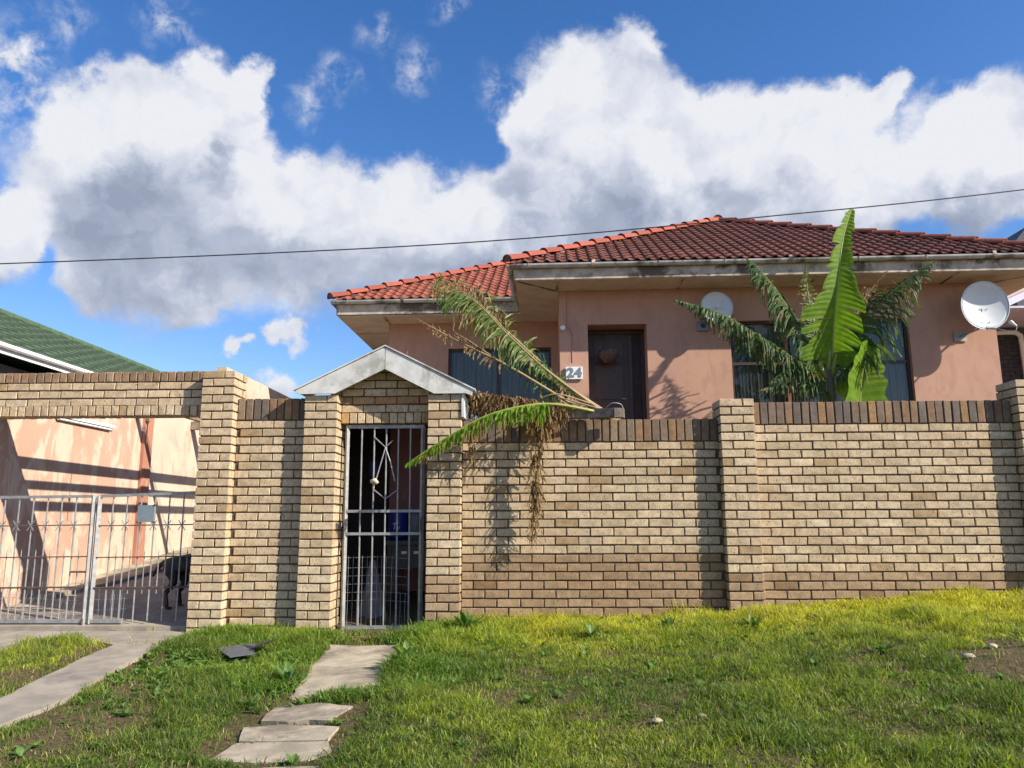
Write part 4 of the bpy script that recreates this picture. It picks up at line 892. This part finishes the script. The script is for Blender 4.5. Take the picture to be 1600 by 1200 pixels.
# ------------------------------------------------------------------ banana plants
def prof(t): return max(.05, math.sin(math.pi * min(1, max(0, (t * .93 + .07))) ** .8)) ** .75
def banana_leaf(parent, spine, hw_, nrm, mat, ribmat, n=26, torn=1., droop=.6, thin=.8, sweep=.35, start=.06, miss=0., rr=.013, name='leaf', fold=0, profile=prof, seed=0, lenvar=.35, gaps=0.0, lobes=None):
    rd = random.Random(seed); P_ = bez(spine, 80); nrm = Vector(nrm).normalized(); mb = MB(); down = Vector((0, 0, -1))
    def at(t): x = t * 80; i = min(79, int(x)); return P_[i].lerp(P_[i + 1], x - i)
    def tan(t): i = min(79, int(t * 80)); return (P_[min(80, i + 2)] - P_[max(0, i - 1)]).normalized()
    for s in (1, -1):
        lb = {}
        if lobes:
            i = 0
            while i < n:
                k = rd.randint(*lobes); v_ = (i, min(n, i + k), rd.uniform(.70, 1.08), rd.uniform(.5, 1.8), rd.uniform(-.12, .08), rd.uniform(.05, .5))
                for q in range(i, min(n, i + k)): lb[q] = v_
                i += k
        for i in range(n):
            ta = start + (1 - start) * i / n; tb = start + (1 - start) * (i + 1) / n
            if rd.random() < miss: continue
            L_ = 1 - torn * rd.random() * lenvar; k_ = droop * (1 + torn * rd.uniform(-.7, .7)); tw = 1 - torn * rd.uniform(.25, thin); yw = torn * rd.uniform(-.35, .35)
            gp = gaps if (torn == 0 and rd.random() < .45) else 0
            K = 5; cols = []; mid = (ta + tb) / 2; LB = lb.get(i)
            if LB: L_ *= LB[2]; k_ *= LB[3]; yw += LB[4]; gp = 0
            for e in (ta, tb):
                tt = tan(e); sd = tt.cross(nrm).normalized() * s; w_ = hw_ * profile(e if torn < .5 else mid) * L_
                p = at(e if torn < .2 else e) ; d = (sd * math.cos(sweep + e * .35) + tt * math.sin(sweep + e * .35 + yw) + nrm * fold).normalized(); col = [p]
                for j in range(1, K + 1):
                    u = j / K; dd = (d * (1 - min(.97, k_ * u)) + down * k_ * u + nrm * (.12 * math.sin(u * 3) * (1 if torn < .5 else rd.uniform(-1, 1)))).normalized(); p = p + dd * w_ / K; col.append(p)
                if LB:
                    fr_ = (((i if e == ta else i + 1) - LB[0]) / (LB[1] - LB[0]) - .5) * 2; tt2 = tan(mid) * (1 - start) / n * (LB[1] - LB[0]) / 2 * (P_[-1] - P_[0]).length
                    for j in range(K + 1): col[j] = col[j] - tt2 * fr_ * LB[5] * (j / K) ** 2.4 - (col[j] - col[0]) * (abs(fr_) ** 3) * .30 * LB[5] * (j / K)
                if not torn:
                    bi = i if e == ta else i + 1
                    for j in range(1, K + 1): col[j] = col[j] + nrm * (.0035 if bi % 2 else -.0035) * min(1, j / 2)
                cols.append(col)
            for j in range(K + 1):
                u = j / K; q = (1 - (1 - tw) * u ** (2.6 if torn else 1.5)) * (1 - gp * u ** 2); a, b = cols[0][j], cols[1][j]; c_ = (a + b) / 2; wob = nrm * torn * .006 * math.sin(j * 2 + i)
                cols[0][j] = c_ + (a - c_) * q + wob; cols[1][j] = c_ + (b - c_) * q - wob
            vs = cols[0] + cols[1]; mb.add(vs, [(j, j + 1, K + 2 + j, K + 1 + j) for j in range(K)])
    o = build_at(mb, name, mat, parent, False, False)
    mb = MB(); n_ = len(P_); mb.tube(P_[::4], [rr * (1.3 - 1.05 * i / 20) for i in range(21)], 6); rb = build_at(mb, 'midrib', ribmat, parent, True); 
    rb.parent = o; rb.location = (0, 0, 0)
    return o
bp = thing('banana_plant', 'upright banana plant with broad bright leaf and tattered dark leaves before the wide window', 'banana plant', (5.17, 4.75, 1.9))
mb = MB(); mb.tube([(5.2, 4.75, 1.8), (5.19, 4.75, 2.6), (5.18, 4.75, 3.0), (5.16, 4.75, 3.35)], [.13, .12, .10, .075], 14); build_at(mb, 'pseudostem', M['stem'], bp, True)
for i in range(9):
    a = random.uniform(0, 6.28); mb = MB(); mb.tube([(5.19 + .1 * math.cos(a), 4.75 + .1 * math.sin(a), 2.3), (5.18 + .105 * math.cos(a), 4.75 + .105 * math.sin(a), 2.8), (5.17 + .09 * math.cos(a + .2), 4.75 + .09 * math.sin(a + .2), 3.3)], [.03, .035, .015], 5, flat=.4); build_at(mb, 'sheath', M['ribdry'] if i % 2 else M['stem'], bp, True)
stm = lambda a, b, c: None
# petioles
for pts in ([(5.15, 4.75, 3.2), (5.2, 4.7, 3.6), (5.22, 4.7, 3.75)], [(5.14, 4.72, 3.2), (5.0, 4.65, 3.45)], [(5.2, 4.72, 3.2), (5.3, 4.68, 3.6), (5.5, 4.7, 3.95)], [(5.12, 4.75, 3.2), (4.95, 4.8, 3.55)]):
    mb = MB(); mb.tube(pts, [.04, .03, .022][:len(pts)], 7); build_at(mb, 'petiole', M['rib'], bp, True)
bigp = lambda t: float(np.interp(t, [0, .06, .18, .30, .42, .55, .70, .85, 1], [.80, 1.05, 1.1, .95, .74, .50, .36, .27, .12]))
banana_leaf(bp, [(5.24, 4.72, 3.50), (5.27, 4.62, 4.05), (5.34, 4.55, 4.6), (5.46, 4.6, 5.2), (5.62, 4.72, 5.72), (5.83, 4.85, 6.18)], .60, (-.25, -1, .05), M['bgreen'], M['rib'], 66, 0, .22, .6, -.42, .0, 0, .016, profile=bigp, seed=9, lobes=(2, 8), fold=.38)
banana_leaf(bp, [(5.5, 4.45, 2.55), (5.54, 4.4, 3.06), (5.61, 4.38, 3.37), (5.72, 4.4, 3.74)], .46, (.35, -1, .1), M['bgreen'], M['rib'], 22, 0, .15, .6, .15, .0, seed=5, fold=.3, profile=lambda t: max(.08, (1 - t) ** .45 * (1 + .09 * math.sin(24 * t))))
banana_leaf(bp, [(5.08, 4.70, 3.1), (4.58, 4.6, 3.53), (3.99, 4.5, 3.91), (3.38, 4.45, 4.28), (2.68, 4.4, 4.49)], .66, (.2, -.1, 1), M['bdark'], M['bolive'], 90, 1, 1.3, .6, .1, .06, .03, seed=6)
banana_leaf(bp, [(5.12, 4.78, 3.2), (4.82, 4.8, 4.03), (4.44, 4.75, 4.7), (4.14, 4.7, 5.1), (3.95, 4.68, 5.28)], .92, (.6, -.6, .5), M['bdark'], M['bolive'], 95, 1, 1.05, .6, .0, .08, .03, seed=7)
banana_leaf(bp, [(5.16, 4.9, 3.4), (5.12, 5.0, 4.07), (5.07, 5.1, 4.75), (5.05, 5.05, 5.25)], .27, (.2, -1, .1), M['bolive'], M['ribdry'], 70, 1, .8, .85, .3, .1, .05, seed=8)
banana_leaf(bp, [(5.22, 4.70, 3.21), (5.52, 4.6, 3.68), (5.99, 4.5, 4.37), (6.32, 4.45, 4.69), (6.85, 4.4, 5.07)], .85, (-.5, -.6, .65), M['bdark'], M['bolive'], 95, 1, 1.05, .6, .05, .06, .04, seed=9)
banana_leaf(bp, [(5.5, 4.70, 3.9), (5.62, 4.7, 4.15), (5.85, 4.7, 4.57), (6.25, 4.65, 5.02)], .18, (.2, -1, .3), M['bdry'], M['ribdry'], 34, 1, .9, .9, .3, .05, .3, seed=10)
banana_leaf(bp, [(5.1, 4.6, 2.95), (4.76, 4.5, 3.10), (4.35, 4.45, 3.10), (3.93, 4.4, 2.98)], .32, (0, -.1, 1), M['bdark'], M['bdark'], 60, 1, 1.4, .6, .1, .0, .02, seed=11)
banana_leaf(bp, [(5.3, 4.6, 2.9), (5.42, 4.5, 3.0), (5.6, 4.5, 2.75)], .22, (.3, -.8, .6), M['bgreen'], M['rib'], 16, 0, .3, .6, .1, .0, seed=12)
banana_leaf(bp, [(5.05, 4.65, 3.15), (4.7, 4.5, 3.35), (4.4, 4.45, 3.3), (4.1, 4.4, 3.1)], .42, (0, -.1, 1), M['bdark'], M['bolive'], 60, 1, 1.3, .65, .1, .0, .1, seed=13)
banana_leaf(bp, [(5.25, 4.62, 3.2), (5.6, 4.5, 3.5), (5.9, 4.4, 3.45)], .50, (0, -.1, 1), M['bdark'], M['bolive'], 50, 1, 1.3, .65, .1, .0, .1, seed=14)

fp = thing('broken_banana_plant', 'snapped banana plant lying over the top of the wall with dry hanging leaves', 'banana plant', (.9, -.05, 2.0))
mb = MB(); mb.tube([(1.30, .25, 1.95), (1.12, .0, 2.02), (.81, -.08, 2.22), (.5, -.12, 2.47)], [.04, .035, .028, .02], 8); build_at(mb, 'stalk', M['ribdry'], fp, True)
mb = MB(); mb.tube([(1.15, .1, 2.0), (.85, .02, 2.06), (.45, -.03, 2.15)], [.035, .028, .012], 8); build_at(mb, 'stalk', M['rib'], fp, True)
mb = MB(); mb.tube([(1.12, .05, 1.99), (.7, -.05, 2.10), (.5, -.1, 2.15)], [.03, .022, .01], 8); build_at(mb, 'stalk', M['rib'], fp, True)
mp = lambda t: float(np.interp(t, [0, .15, .3, .45, .7, .9, 1], [.02, .04, .22, .85, 1, .8, .35]))
banana_leaf(fp, [(1.12, -.02, 2.02), (0.81, -.10, 2.23), (0.49, -.14, 2.48), (0.1, -.18, 2.85), (-0.19, -.18, 3.16), (-0.46, -.15, 3.32), (-0.62, -.12, 3.42)], .40, (.3, -1, .5), M['bolive'], M['ribdry'], 150, 1, 1.1, .8, .25, .14, .03, .010, seed=20, profile=mp)
banana_leaf(fp, [(1.0, .02, 2.06), (0.75, -.02, 2.26), (0.45, -.04, 2.52), (0.1, -.08, 2.83)], .38, (.3, -.8, .6), M['bdark'], M['rib'], 80, 1, 1.1, .65, .3, .05, .05, .012, seed=26, profile=mp)
banana_leaf(fp, [(0.45, -.12, 2.55), (0.1, -.16, 2.88), (-0.19, -.16, 3.18), (-0.46, -.13, 3.35)], .34, (-.2, -1, .25), M['bdry'], M['ribdry'], 60, 1, 1.2, .9, .25, .05, .25, .01, seed=21, profile=mp)
banana_leaf(fp, [(0.80, -.1, 2.09), (0.17, -.2, 2.47), (-0.22, -.22, 2.67), (-0.54, -.22, 2.84), (-0.81, -.2, 3.00)], .14, (0, -1, .4), M['bdry'], M['ribdry'], 60, 1, 1.1, .93, .3, .3, .55, .012, seed=22)
banana_leaf(fp, [(0.0, -.2, 2.57), (-.25, -.24, 2.74), (-.42, -.22, 2.86), (-.38, -.2, 3.0)], .05, (0, -1, .4), M['bdry'], M['ribdry'], 12, 1, 1.1, .93, .3, .3, .55, .006, seed=27)
banana_leaf(fp, [(1.02, -.12, 2.03), (0.61, -.24, 2.09), (0.3, -.30, 2.07), (-0.08, -.34, 1.97), (-0.46, -.36, 1.76), (-0.86, -.36, 1.50)], .33, (.15, -.2, 1), M['bgreen'], M['rib'], 75, 1, 1.2, .6, .15, .25, .03, .013, seed=23, profile=lambda t: max(.12, (1 - t) ** .35 * .9))
banana_leaf(fp, [(0.3, -.26, 2.06), (-0.08, -.31, 1.95), (-0.46, -.34, 1.74), (-0.80, -.34, 1.52)], .24, (.15, -.35, 1), M['bdry'], M['ribdry'], 60, 1, 1.15, .93, .2, .02, .35, .009, seed=24, profile=lambda t: max(.12, (1 - t) ** .3))
def ribbons(path, n, spread, ln, parent, mat, seed, wd=.012, name='dry_leaf'):
    rd = random.Random(seed); P_ = bez(path, 30); mb = MB()
    for i in range(n):
        k = int(rd.random() ** 1.2 * 26); p = P_[k] + Vector((rd.gauss(0, spread), rd.gauss(0, spread * .5), rd.gauss(0, .02))); d = Vector((rd.gauss(0, .45), rd.gauss(0, .3), -1)).normalized(); L_ = ln * rd.uniform(.4, 1.2); w0 = wd * rd.uniform(.4, 1.4)
        sd = Vector((math.cos(rd.uniform(0, 3.1)), math.sin(rd.uniform(0, 3.1)), 0)); vs = []; K = 6; ph = rd.uniform(0, 6)
        for j in range(K + 1):
            w_ = w0 * (1 - .8 * j / K); s2 = (sd + Vector((math.sin(ph + j), math.cos(ph + j), 0)) * .7).normalized() * w_; vs += [p - s2, p + s2]; d = (d + Vector((rd.gauss(0, .22), rd.gauss(0, .18), -.15))).normalized(); p = p + d * L_ / K
        mb.add(vs, [(2 * j, 2 * j + 1, 2 * j + 3, 2 * j + 2) for j in range(K)])
    return build_at(mb, name, mat, parent, False, False)
ribbons([(0.50, -.12, 2.10), (0.42, -.17, 1.72), (0.40, -.16, 1.3), (0.37, -.15, .95)], 210, .024, .20, fp, M['bdry'], 1)
ribbons([(0.40, -.16, 1.3), (0.38, -.15, 1.0), (0.36, -.15, .78)], 90, .022, .18, fp, M['bdry'], 8, .008)
ribbons([(0.62, -.08, 2.12), (0.45, -.15, 2.0), (0.36, -.16, 1.9)], 200, .07, .22, fp, M['bdry'], 2)
ribbons([(-0.22, -.26, 1.93), (-0.235, -.22, 1.7), (-0.23, -.2, 1.45)], 90, .014, .12, fp, M['bdry'], 3, .009)
mb = MB(); mb.tube(bez([(0.56, -.12, 2.12), (0.46, -.16, 1.85), (0.42, -.16, 1.5), (0.40, -.15, 1.1)], 16), [.016 - .0007 * i for i in range(17)], 6); build_at(mb, 'stalk', M['ribdry'], fp, True)
mb = MB()
for a in (((.95, -.1, 2.12), (.62, -.2, 2.20), (.42, -.16, 2.15)), ((.6, -.18, 2.18), (.8, -.2, 2.12), (1.05, -.12, 2.06)), ((.45, -.15, 2.2), (.48, -.18, 2.05), (.3, -.2, 1.92))): mb.tube(bez(a, 8), .008, 5)
build_at(mb, 'dry_stalk', M['ribdry'], fp, True)

# dry thatch heap beside the gable
th = thing('dry_leaf_thatch', 'heap of dry brown leaves behind the wall, right of the gate gable', 'dry leaves', (0, .5, 1.9))
mb = MB(); mb.prism([(-.31, .45, 1.85), (.52, .45, 1.85), (.50, .45, 2.22), (.1, .45, 2.26), (-.31, .45, 2.32)], (0, .5, 0)); build_at(mb, 'core', M['soil'], th)
o = ribbons([(-.30, .40, 2.30), (.1, .40, 2.25), (.52, .40, 2.2)], 800, .03, .30, th, M['bdry'], 5, .010, 'leaf_strips'); o['kind'] = 'stuff'
mb = MB()
for i in range(4): x = -.29 + i * .045; mb.prism([(x, .32, 1.88), (x + .038, .32, 1.88), (x + .036, .32, 2.06 - i * .02), (x, .32, 2.1 - i * .02)], (0, .01, 0))
build_at(mb, 'pale_slat', M['boardwhite'], th)

tm = thing('timber_block', 'weathered square timber lying across the wall coping beneath the broken plant', 'timber', (1.0, -.08, 1.95))
mb = MB(); mb.prism([(.58, .02, 1.985), (1.17, -.22, 1.965), (1.17, -.22, 2.055), (.58, .02, 2.075)], Vector((.045, .09, 0))); build_at(mb, 'long_piece', M['timber'], tm)
mb = MB(); mb.prism([(1.178, -.225, 1.96), (1.27, -.225, 1.96), (1.27, -.225, 2.05), (1.178, -.225, 2.055)], (0.02, .11, 0)); build_at(mb, 'end_piece', M['timber'], tm)
mb = MB(); mb.tube(bez([(1.10, -.21, 2.06), (1.16, -.24, 2.10), (1.24, -.23, 2.09), (1.27, -.2, 2.05)], 10), .004, 4); build_at(mb, 'wire', M['galv'], tm)

# ------------------------------------------------------------------ grass and weeds
def in_any(X, Y, polys):
    m = np.zeros(X.shape, bool)
    for p in polys: m |= inpoly(X, Y, p)
    return m
HARD = [POLY[k] for k in POLY]
def ground_z(X, Y):
    return G(X, Y) + ((vnoise(X, Y, 2.1, 1) - .5) * .03 + (vnoise(X, Y, 7, 2) - .5) * .014) * ((np.abs(X) < 8) & (Y > -7.5) & (Y < -.15)) - .008
def blades(n, x0, x1, y0, y1, dens, seed):
    r = np.random.default_rng(seed); X = r.uniform(x0, x1, n); Y = r.uniform(y0, y1, n)
    k = r.random(n) < dens(X, Y); X = X[k]; Y = Y[k]
    k = ~in_any(X + r.normal(0, .022, len(X)), Y + r.normal(0, .022, len(X)), HARD); return X[k], Y[k], r
def piers_mask(X, Y):
    m = Y > -.01
    for x in (-3.015, -1.945, -.685, 2.235, 5.145): m |= (X > x - .01) & (X < x + .348) & (Y > -.125)
    return m
def mkgrass(name, label, X, Y, H, W, col, lean, r, segs=2):
    n = len(X); Z = ground_z(X, Y) - .004; a = r.uniform(0, 2 * np.pi, n); la = r.uniform(0, 2 * np.pi, n); ln = lean * r.uniform(.2, 1.3, n)
    sx, sy = np.cos(a) * W / 2, np.sin(a) * W / 2; lx, ly = np.cos(la) * ln * H, np.sin(la) * ln * H
    V = np.zeros((n, 7, 3), np.float32)
    for i, (u, ww) in enumerate(((0, .8), (.4, 1.0), (.75, .7))):
        cx = X + lx * u ** 1.8; cy = Y + ly * u ** 1.8; cz = Z + H * (u - .35 * ln * u ** 2.5)
        V[:, 2 * i] = np.stack([cx - sx * ww, cy - sy * ww, cz], 1); V[:, 2 * i + 1] = np.stack([cx + sx * ww, cy + sy * ww, cz], 1)
    V[:, 6] = np.stack([X + lx, Y + ly, Z + H * (1 - .45 * ln)], 1)
    me = bpy.data.meshes.new(name); me.vertices.add(n * 7); me.vertices.foreach_set('co', V.ravel())
    base = (np.arange(n) * 7)[:, None]; loops = (base + np.array([[0, 1, 3, 2, 2, 3, 5, 4, 4, 5, 6]])).ravel()
    me.loops.add(n * 11); me.loops.foreach_set('vertex_index', loops.astype(np.int32))
    me.polygons.add(n * 3); st_ = ((np.arange(n) * 11)[:, None] + np.array([[0, 4, 8]])).ravel(); me.polygons.foreach_set('loop_start', st_.astype(np.int32))
    me.update(calc_edges=True); at = me.color_attributes.new('tone', 'FLOAT_COLOR', 'POINT')
    cc = np.ones((n, 7, 4), np.float32); cc[:, :, :3] = col[:, None, :]; at.data.foreach_set('color', cc.ravel()); me.materials.append(M['grass'])
    o = place(name, me); tag(o, label, None, None, 'stuff'); return o
def bare(X, Y):
    m = np.zeros(X.shape)
    for p in BARE: m = np.maximum(m, inpoly(X + (vnoise(X, Y, 6, 31) - .5) * .25, Y + (vnoise(X, Y, 6, 32) - .5) * .3, p))
    # thin worn patches
    m = np.maximum(m, (vnoise(X, Y, 1.9, 33) * .6 + vnoise(X, Y, 5.5, 34) * .4 > .70) * .75)
    m = np.maximum(m, ((X > -1.45) & (X < -.62) & (Y < -2.2)) * (vnoise(X, Y, 5, 38) > .22) * .88)
    left = (X < -1.9) & (Y < -1.1) & (X + .35 * (Y + 3) < -1.9); m = np.maximum(m, left * (vnoise(X, Y, 3, 35) > .42) * .85)
    m = np.maximum(m, ((X < -3.0) & (vnoise(X, Y, 3.5, 36) > .5)) * .8)
    return m
def tones(X, Y, r):
    n = len(X); n1 = vnoise(X, Y, 1.1, 41); n2 = vnoise(X, Y, 3.7, 42); n3 = vnoise(X, Y, 14, 43)
    t = .5 * n1 + .3 * n2 + .2 * n3
    yel = np.clip((Y + 2.6) / 2.3, 0, 1) * np.clip((X + 1.4) / 2.0, .25, 1) * 1.05 + (t - .42) * 1.3 + r.normal(0, .18, n)
    yel = np.clip(yel, 0, 1)[:, None]
    dark = np.array([.085, .135, .022]); mid = np.array([.19, .245, .028]); yl = np.array([.36, .36, .035])
    c = np.where(yel < .5, dark + (mid - dark) * yel * 2, mid + (yl - mid) * (yel - .5) * 2)
    d = (r.random(n) < .05 + .10 * (bare(X, Y) > .3))[:, None]; c = np.where(d, np.array([.30, .23, .11]) * r.uniform(.7, 1.1, (n, 1)), c)
    return (c * r.uniform(.8, 1.5, (n, 1)) * (.8 + .45 * n3[:, None])).astype(np.float32)
dn = lambda X, Y: (1 - bare(X, Y) * .96) * np.clip(1.25 - .13 * (Y + 5), .55, 1) * (.55 + .45 * (vnoise(X, Y, 9, 50) > .35)) * ~piers_mask(X, Y)
X, Y, r = blades(560000, -4.6, 5.9, -5.0, 0, dn, 5)
hn = vnoise(X, Y, 2.7, 51) * .6 + vnoise(X, Y, 8, 52) * .4
H = (.022 + .095 * hn ** 2.2) * r.uniform(.5, 1.5, len(X)) * (1 + .7 * np.clip((Y + 2.2) / 2, 0, 1)) ; W = r.uniform(.0032, .0062, len(X)) * (1.0 + .0 * Y)
mkgrass('grass', 'short green grass of the verge in front of the wall', X, Y, H, W, tones(X, Y, r), .85, r)
# long grass: against the wall and around the path
tufts = [(.15, -.5, .25, .55), (.7, -.45, .25, .5), (1.9, -.45, .2, .75), (2.0, -1.0, .25, .6), (1.3, -1.3, .3, .4), (2.9, -.6, .3, .5), (-2.5, -.6, .3, .6), (-2.0, -.9, .3, .55), (-1.7, -1.7, .25, .6), (-.1, -.9, .3, .6), (-.3, -1.9, .3, .5), (-0.69, -0.55, .20, 1.0), (-0.50, -.30, .22, 1.0), (-0.2, -.2, .16, .8), (-0.07, -0.39, .2, .7), (-0.6, -1.85, .18, .9), (-.45, -1.3, .2, .7), (-0.35, -.8, .25, .9), (-2.8, -0.30, .22, .9), (-2.45, -0.22, .2, .9), (-2.15, -.2, .15, .7), (-1.7, -0.42, .18, .9), (-1.85, -.6, .2, .8), (2.28, -0.9, .16, .6), (1.5, -0.7, .2, .6), (1.0, -.2, .25, .4), (2.6, -.25, .2, .55), (3.4, -.2, .3, .6), (4.3, -.25, .3, .6), (3.9, -.5, .3, .5), (.4, -.25, .2, .5), (-1.5, -2.1, .2, .6), (-1.6, -1.2, .2, .6), (-.85, -2.5, .12, .6), (-2.2, -1.7, .3, .45), (-.5, -2.4, .2, .5)]
Xs, Ys, Hs = [], [], []
for x, y, s, h in tufts:
    n = int(1500 * s / .2); a = r.normal(x, s * .75, n); b = r.normal(y, s * .45, n); k = (b < -.02); Xs.append(a[k]); Ys.append(b[k]); Hs.append(h * .17 * r.uniform(.35, 1.1, k.sum()))
X = np.concatenate(Xs); Y = np.concatenate(Ys); H = np.concatenate(Hs)
k = ~(in_any(X, Y, HARD) | piers_mask(X, Y)); X, Y, H = X[k], Y[k], H[k]
c = tones(X, Y, r); k = X < .3; c[k] = c[k] * .55 + np.array([.10, .21, .022]) * .5
mkgrass('long_grass', 'longer grass tufts at the wall foot and beside the path', X, Y, H, r.uniform(.005, .010, len(X)), c, 1.0, r)
# leaf litter by the gate and dry clippings
def litter(name, label, cx, cy, sx_, sy_, n, cols, size, seed):
    r = np.random.default_rng(seed); mb = MB()
    for i in range(n):
        x = r.normal(cx, sx_); y = min(-.0, r.normal(cy, sy_)); z_ = float(ground_z(np.array(x), np.array(y))) + r.uniform(.002, .02); s = size * r.uniform(.4, 1.2); a = r.uniform(0, 6.28); tl = r.uniform(-.5, .5, 2)
        p = [Vector((math.cos(a + k) * s * q, math.sin(a + k) * s * q, s * .5 * (tl[0] * math.cos(a + k) + tl[1] * math.sin(a + k)))) + Vector((x, y, z_)) for k, q in ((0, 1), (1.4, .4), (3.14, 1), (4.5, .35))]
        mb.add(p, [(0, 1, 2, 3)], int(r.integers(0, len(cols))))
    o = mb.build(name, cols, fix=False); return tag(o, label, None, None, 'stuff')
litter('leaf_litter', 'dry brown leaves and twigs on the soil in front of the pedestrian gate', -1.12, -.30, .24, .12, 900, [M['bdry'], M['soil'], M['stem']], .022, 3)
litter('dry_debris', 'dark clump of dead leaves at the right foot of the pedestrian gate', -.80, -.30, .10, .08, 500, [M['stem'], M['soil'], M['bdry']], .03, 4)
litter('small_stones', 'small stones and crumbs scattered on the bare soil patch at the right', 3.7, -2.3, .5, .45, 260, [M['timber'], M['concrete'], M['soil']], .018, 6)
litter('dry_debris', 'dry grass crumbs along the driveway and path edges', -2.6, -1.9, .7, 1.2, 500, [M['bdry'], M['soil']], .012, 8)
def rosette(mb, x, y, n, L_, rd, up_=.5, wd=.28):
    z0_ = float(ground_z(np.array(x), np.array(y)))
    for i in range(n):
        a = rd.uniform(0, 6.28); l = L_ * rd.uniform(.6, 1.15); e = rd.uniform(.15, 1) * up_; d = Vector((math.cos(a), math.sin(a), 0)); sd = Vector((-d.y, d.x, 0)); vs = []; K = 5
        for j in range(K + 1):
            u = j / K; p = Vector((x, y, z0_)) + d * l * u * math.cos(e) + Vector((0, 0, 1)) * l * (u * math.sin(e) * 1.3 - u * u * .45 * math.sin(e)); w_ = l * wd * math.sin(math.pi * (u * .88 + .08)) * .5 * (1 + .15 * math.sin(j * 4)); up2 = Vector((0, 0, w_ * .35)); vs += [p - sd * w_ + up2, p, p + sd * w_ + up2]
        mb.add(vs, [q for j in range(K) for q in ((3 * j, 3 * j + 1, 3 * j + 4, 3 * j + 3), (3 * j + 1, 3 * j + 2, 3 * j + 5, 3 * j + 4))])
rd = random.Random(5); mb = MB()
for i in range(1700):
    q = rd.random()
    if q < .55: x, y = rd.gauss(-2.0, .45), rd.gauss(-1.25, .6)
    elif q < .68: x, y = rd.gauss(-.35, .3), rd.gauss(-.9, .5)
    elif q < .84: x, y = rd.gauss(1.9, .7), rd.gauss(-.85, .35)
    else: x, y = rd.uniform(-2.5, 4.5), rd.uniform(-3.8, -.2)
    if y > -.15 or in_any(np.array([x]), np.array([y]), HARD)[0]: continue
    rosette(mb, x, y, rd.randint(5, 9), rd.uniform(.035, .075), rd, 1.0, .5)
o = mb.build('broadleaf_weeds', M['weed'], fix=False); tag(o, 'low broadleaf weeds mixed into the grass', None, None, 'stuff')
for (x, y, n, L_, lab) in ((-1.38, -2.05, 16, .17, 'leafy weed clump at the left edge of the first path slab'), (-.58, -1.72, 18, .18, 'strap-leaved weed clump overhanging the right edge of the path'), (-1.43, -2.62, 10, .10, 'pale green weed rosette left of the second path slab'), (2.22, -.95, 16, .15, 'broad weed rosette in the yellow grass below the middle pier'), (1.55, -.75, 14, .13, 'weed rosette in the grass left of the middle pier'), (.86, -1.0, 12, .12, 'weed rosette in front of the middle of the long wall panel'), (2.84, -2.05, 12, .10, 'grey green weed on the worn patch at the right'), (-.25, -.45, 16, .2, 'tall leafy weed against the wall right of the gate pier')):
    mb = MB(); rosette(mb, x, y, int(n * 2), L_ * 1.15, rd, 1.2, .24); o = mb.build('weed_clump', M['weed'], fix=False); tag(o, lab, 'weed', 'weed clumps in the verge')
sl_ = thing('slate_sheet', 'broken dark grey sheet lying in the grass left of the path', 'sheet', (-2.1, -1.05, -.12))
mb = MB(); mb.prism([(-2.33, -1.02, -.10), (-2.16, -.90, -.09), (-2.02, -.93, -.075), (-1.98, -1.12, -.07), (-1.90, -1.28, -.10), (-2.08, -1.36, -.115), (-2.2, -1.2, -.11)], (0, 0, .008)); build_at(mb, 'flat_piece', M['slate'], sl_)
mb = MB(); mb.prism([(-2.04, -.92, -.08), (-1.88, -.90, -.045), (-1.86, -1.08, -.04), (-1.97, -1.20, -.075)], (.01, 0, .01)); build_at(mb, 'curled_piece', M['blackplastic'], sl_)
for (x, y, s, lab) in ((3.25, -2.35, .035, 'largest pale stone on the soil patch at the right'), (1.05, -3.35, .022, 'small pale stone in the foreground grass'), (3.55, -2.1, .028, 'flat pale stone at the back of the soil patch'), (1.3, -3.3, .02, 'second small stone in the foreground grass')):
    bm = bmesh.new(); bmesh.ops.create_icosphere(bm, subdivisions=2, radius=s); rr_ = random.Random(int(x * 100))
    for v in bm.verts: v.co = Vector((v.co.x * 1.3, v.co.y, v.co.z * .6)) * rr_.uniform(.85, 1.12)
    me = bpy.data.meshes.new('stone'); bm.to_mesh(me); bm.free(); me.materials.append(M['concrete']); o = place('stone', me, None, (x, y, float(G(x, y)) + s * .3)); tag(o, lab, 'stone')
scn.cycles.max_bounces = 6; scn.cycles.diffuse_bounces = 3; scn.cycles.transparent_max_bounces = 12
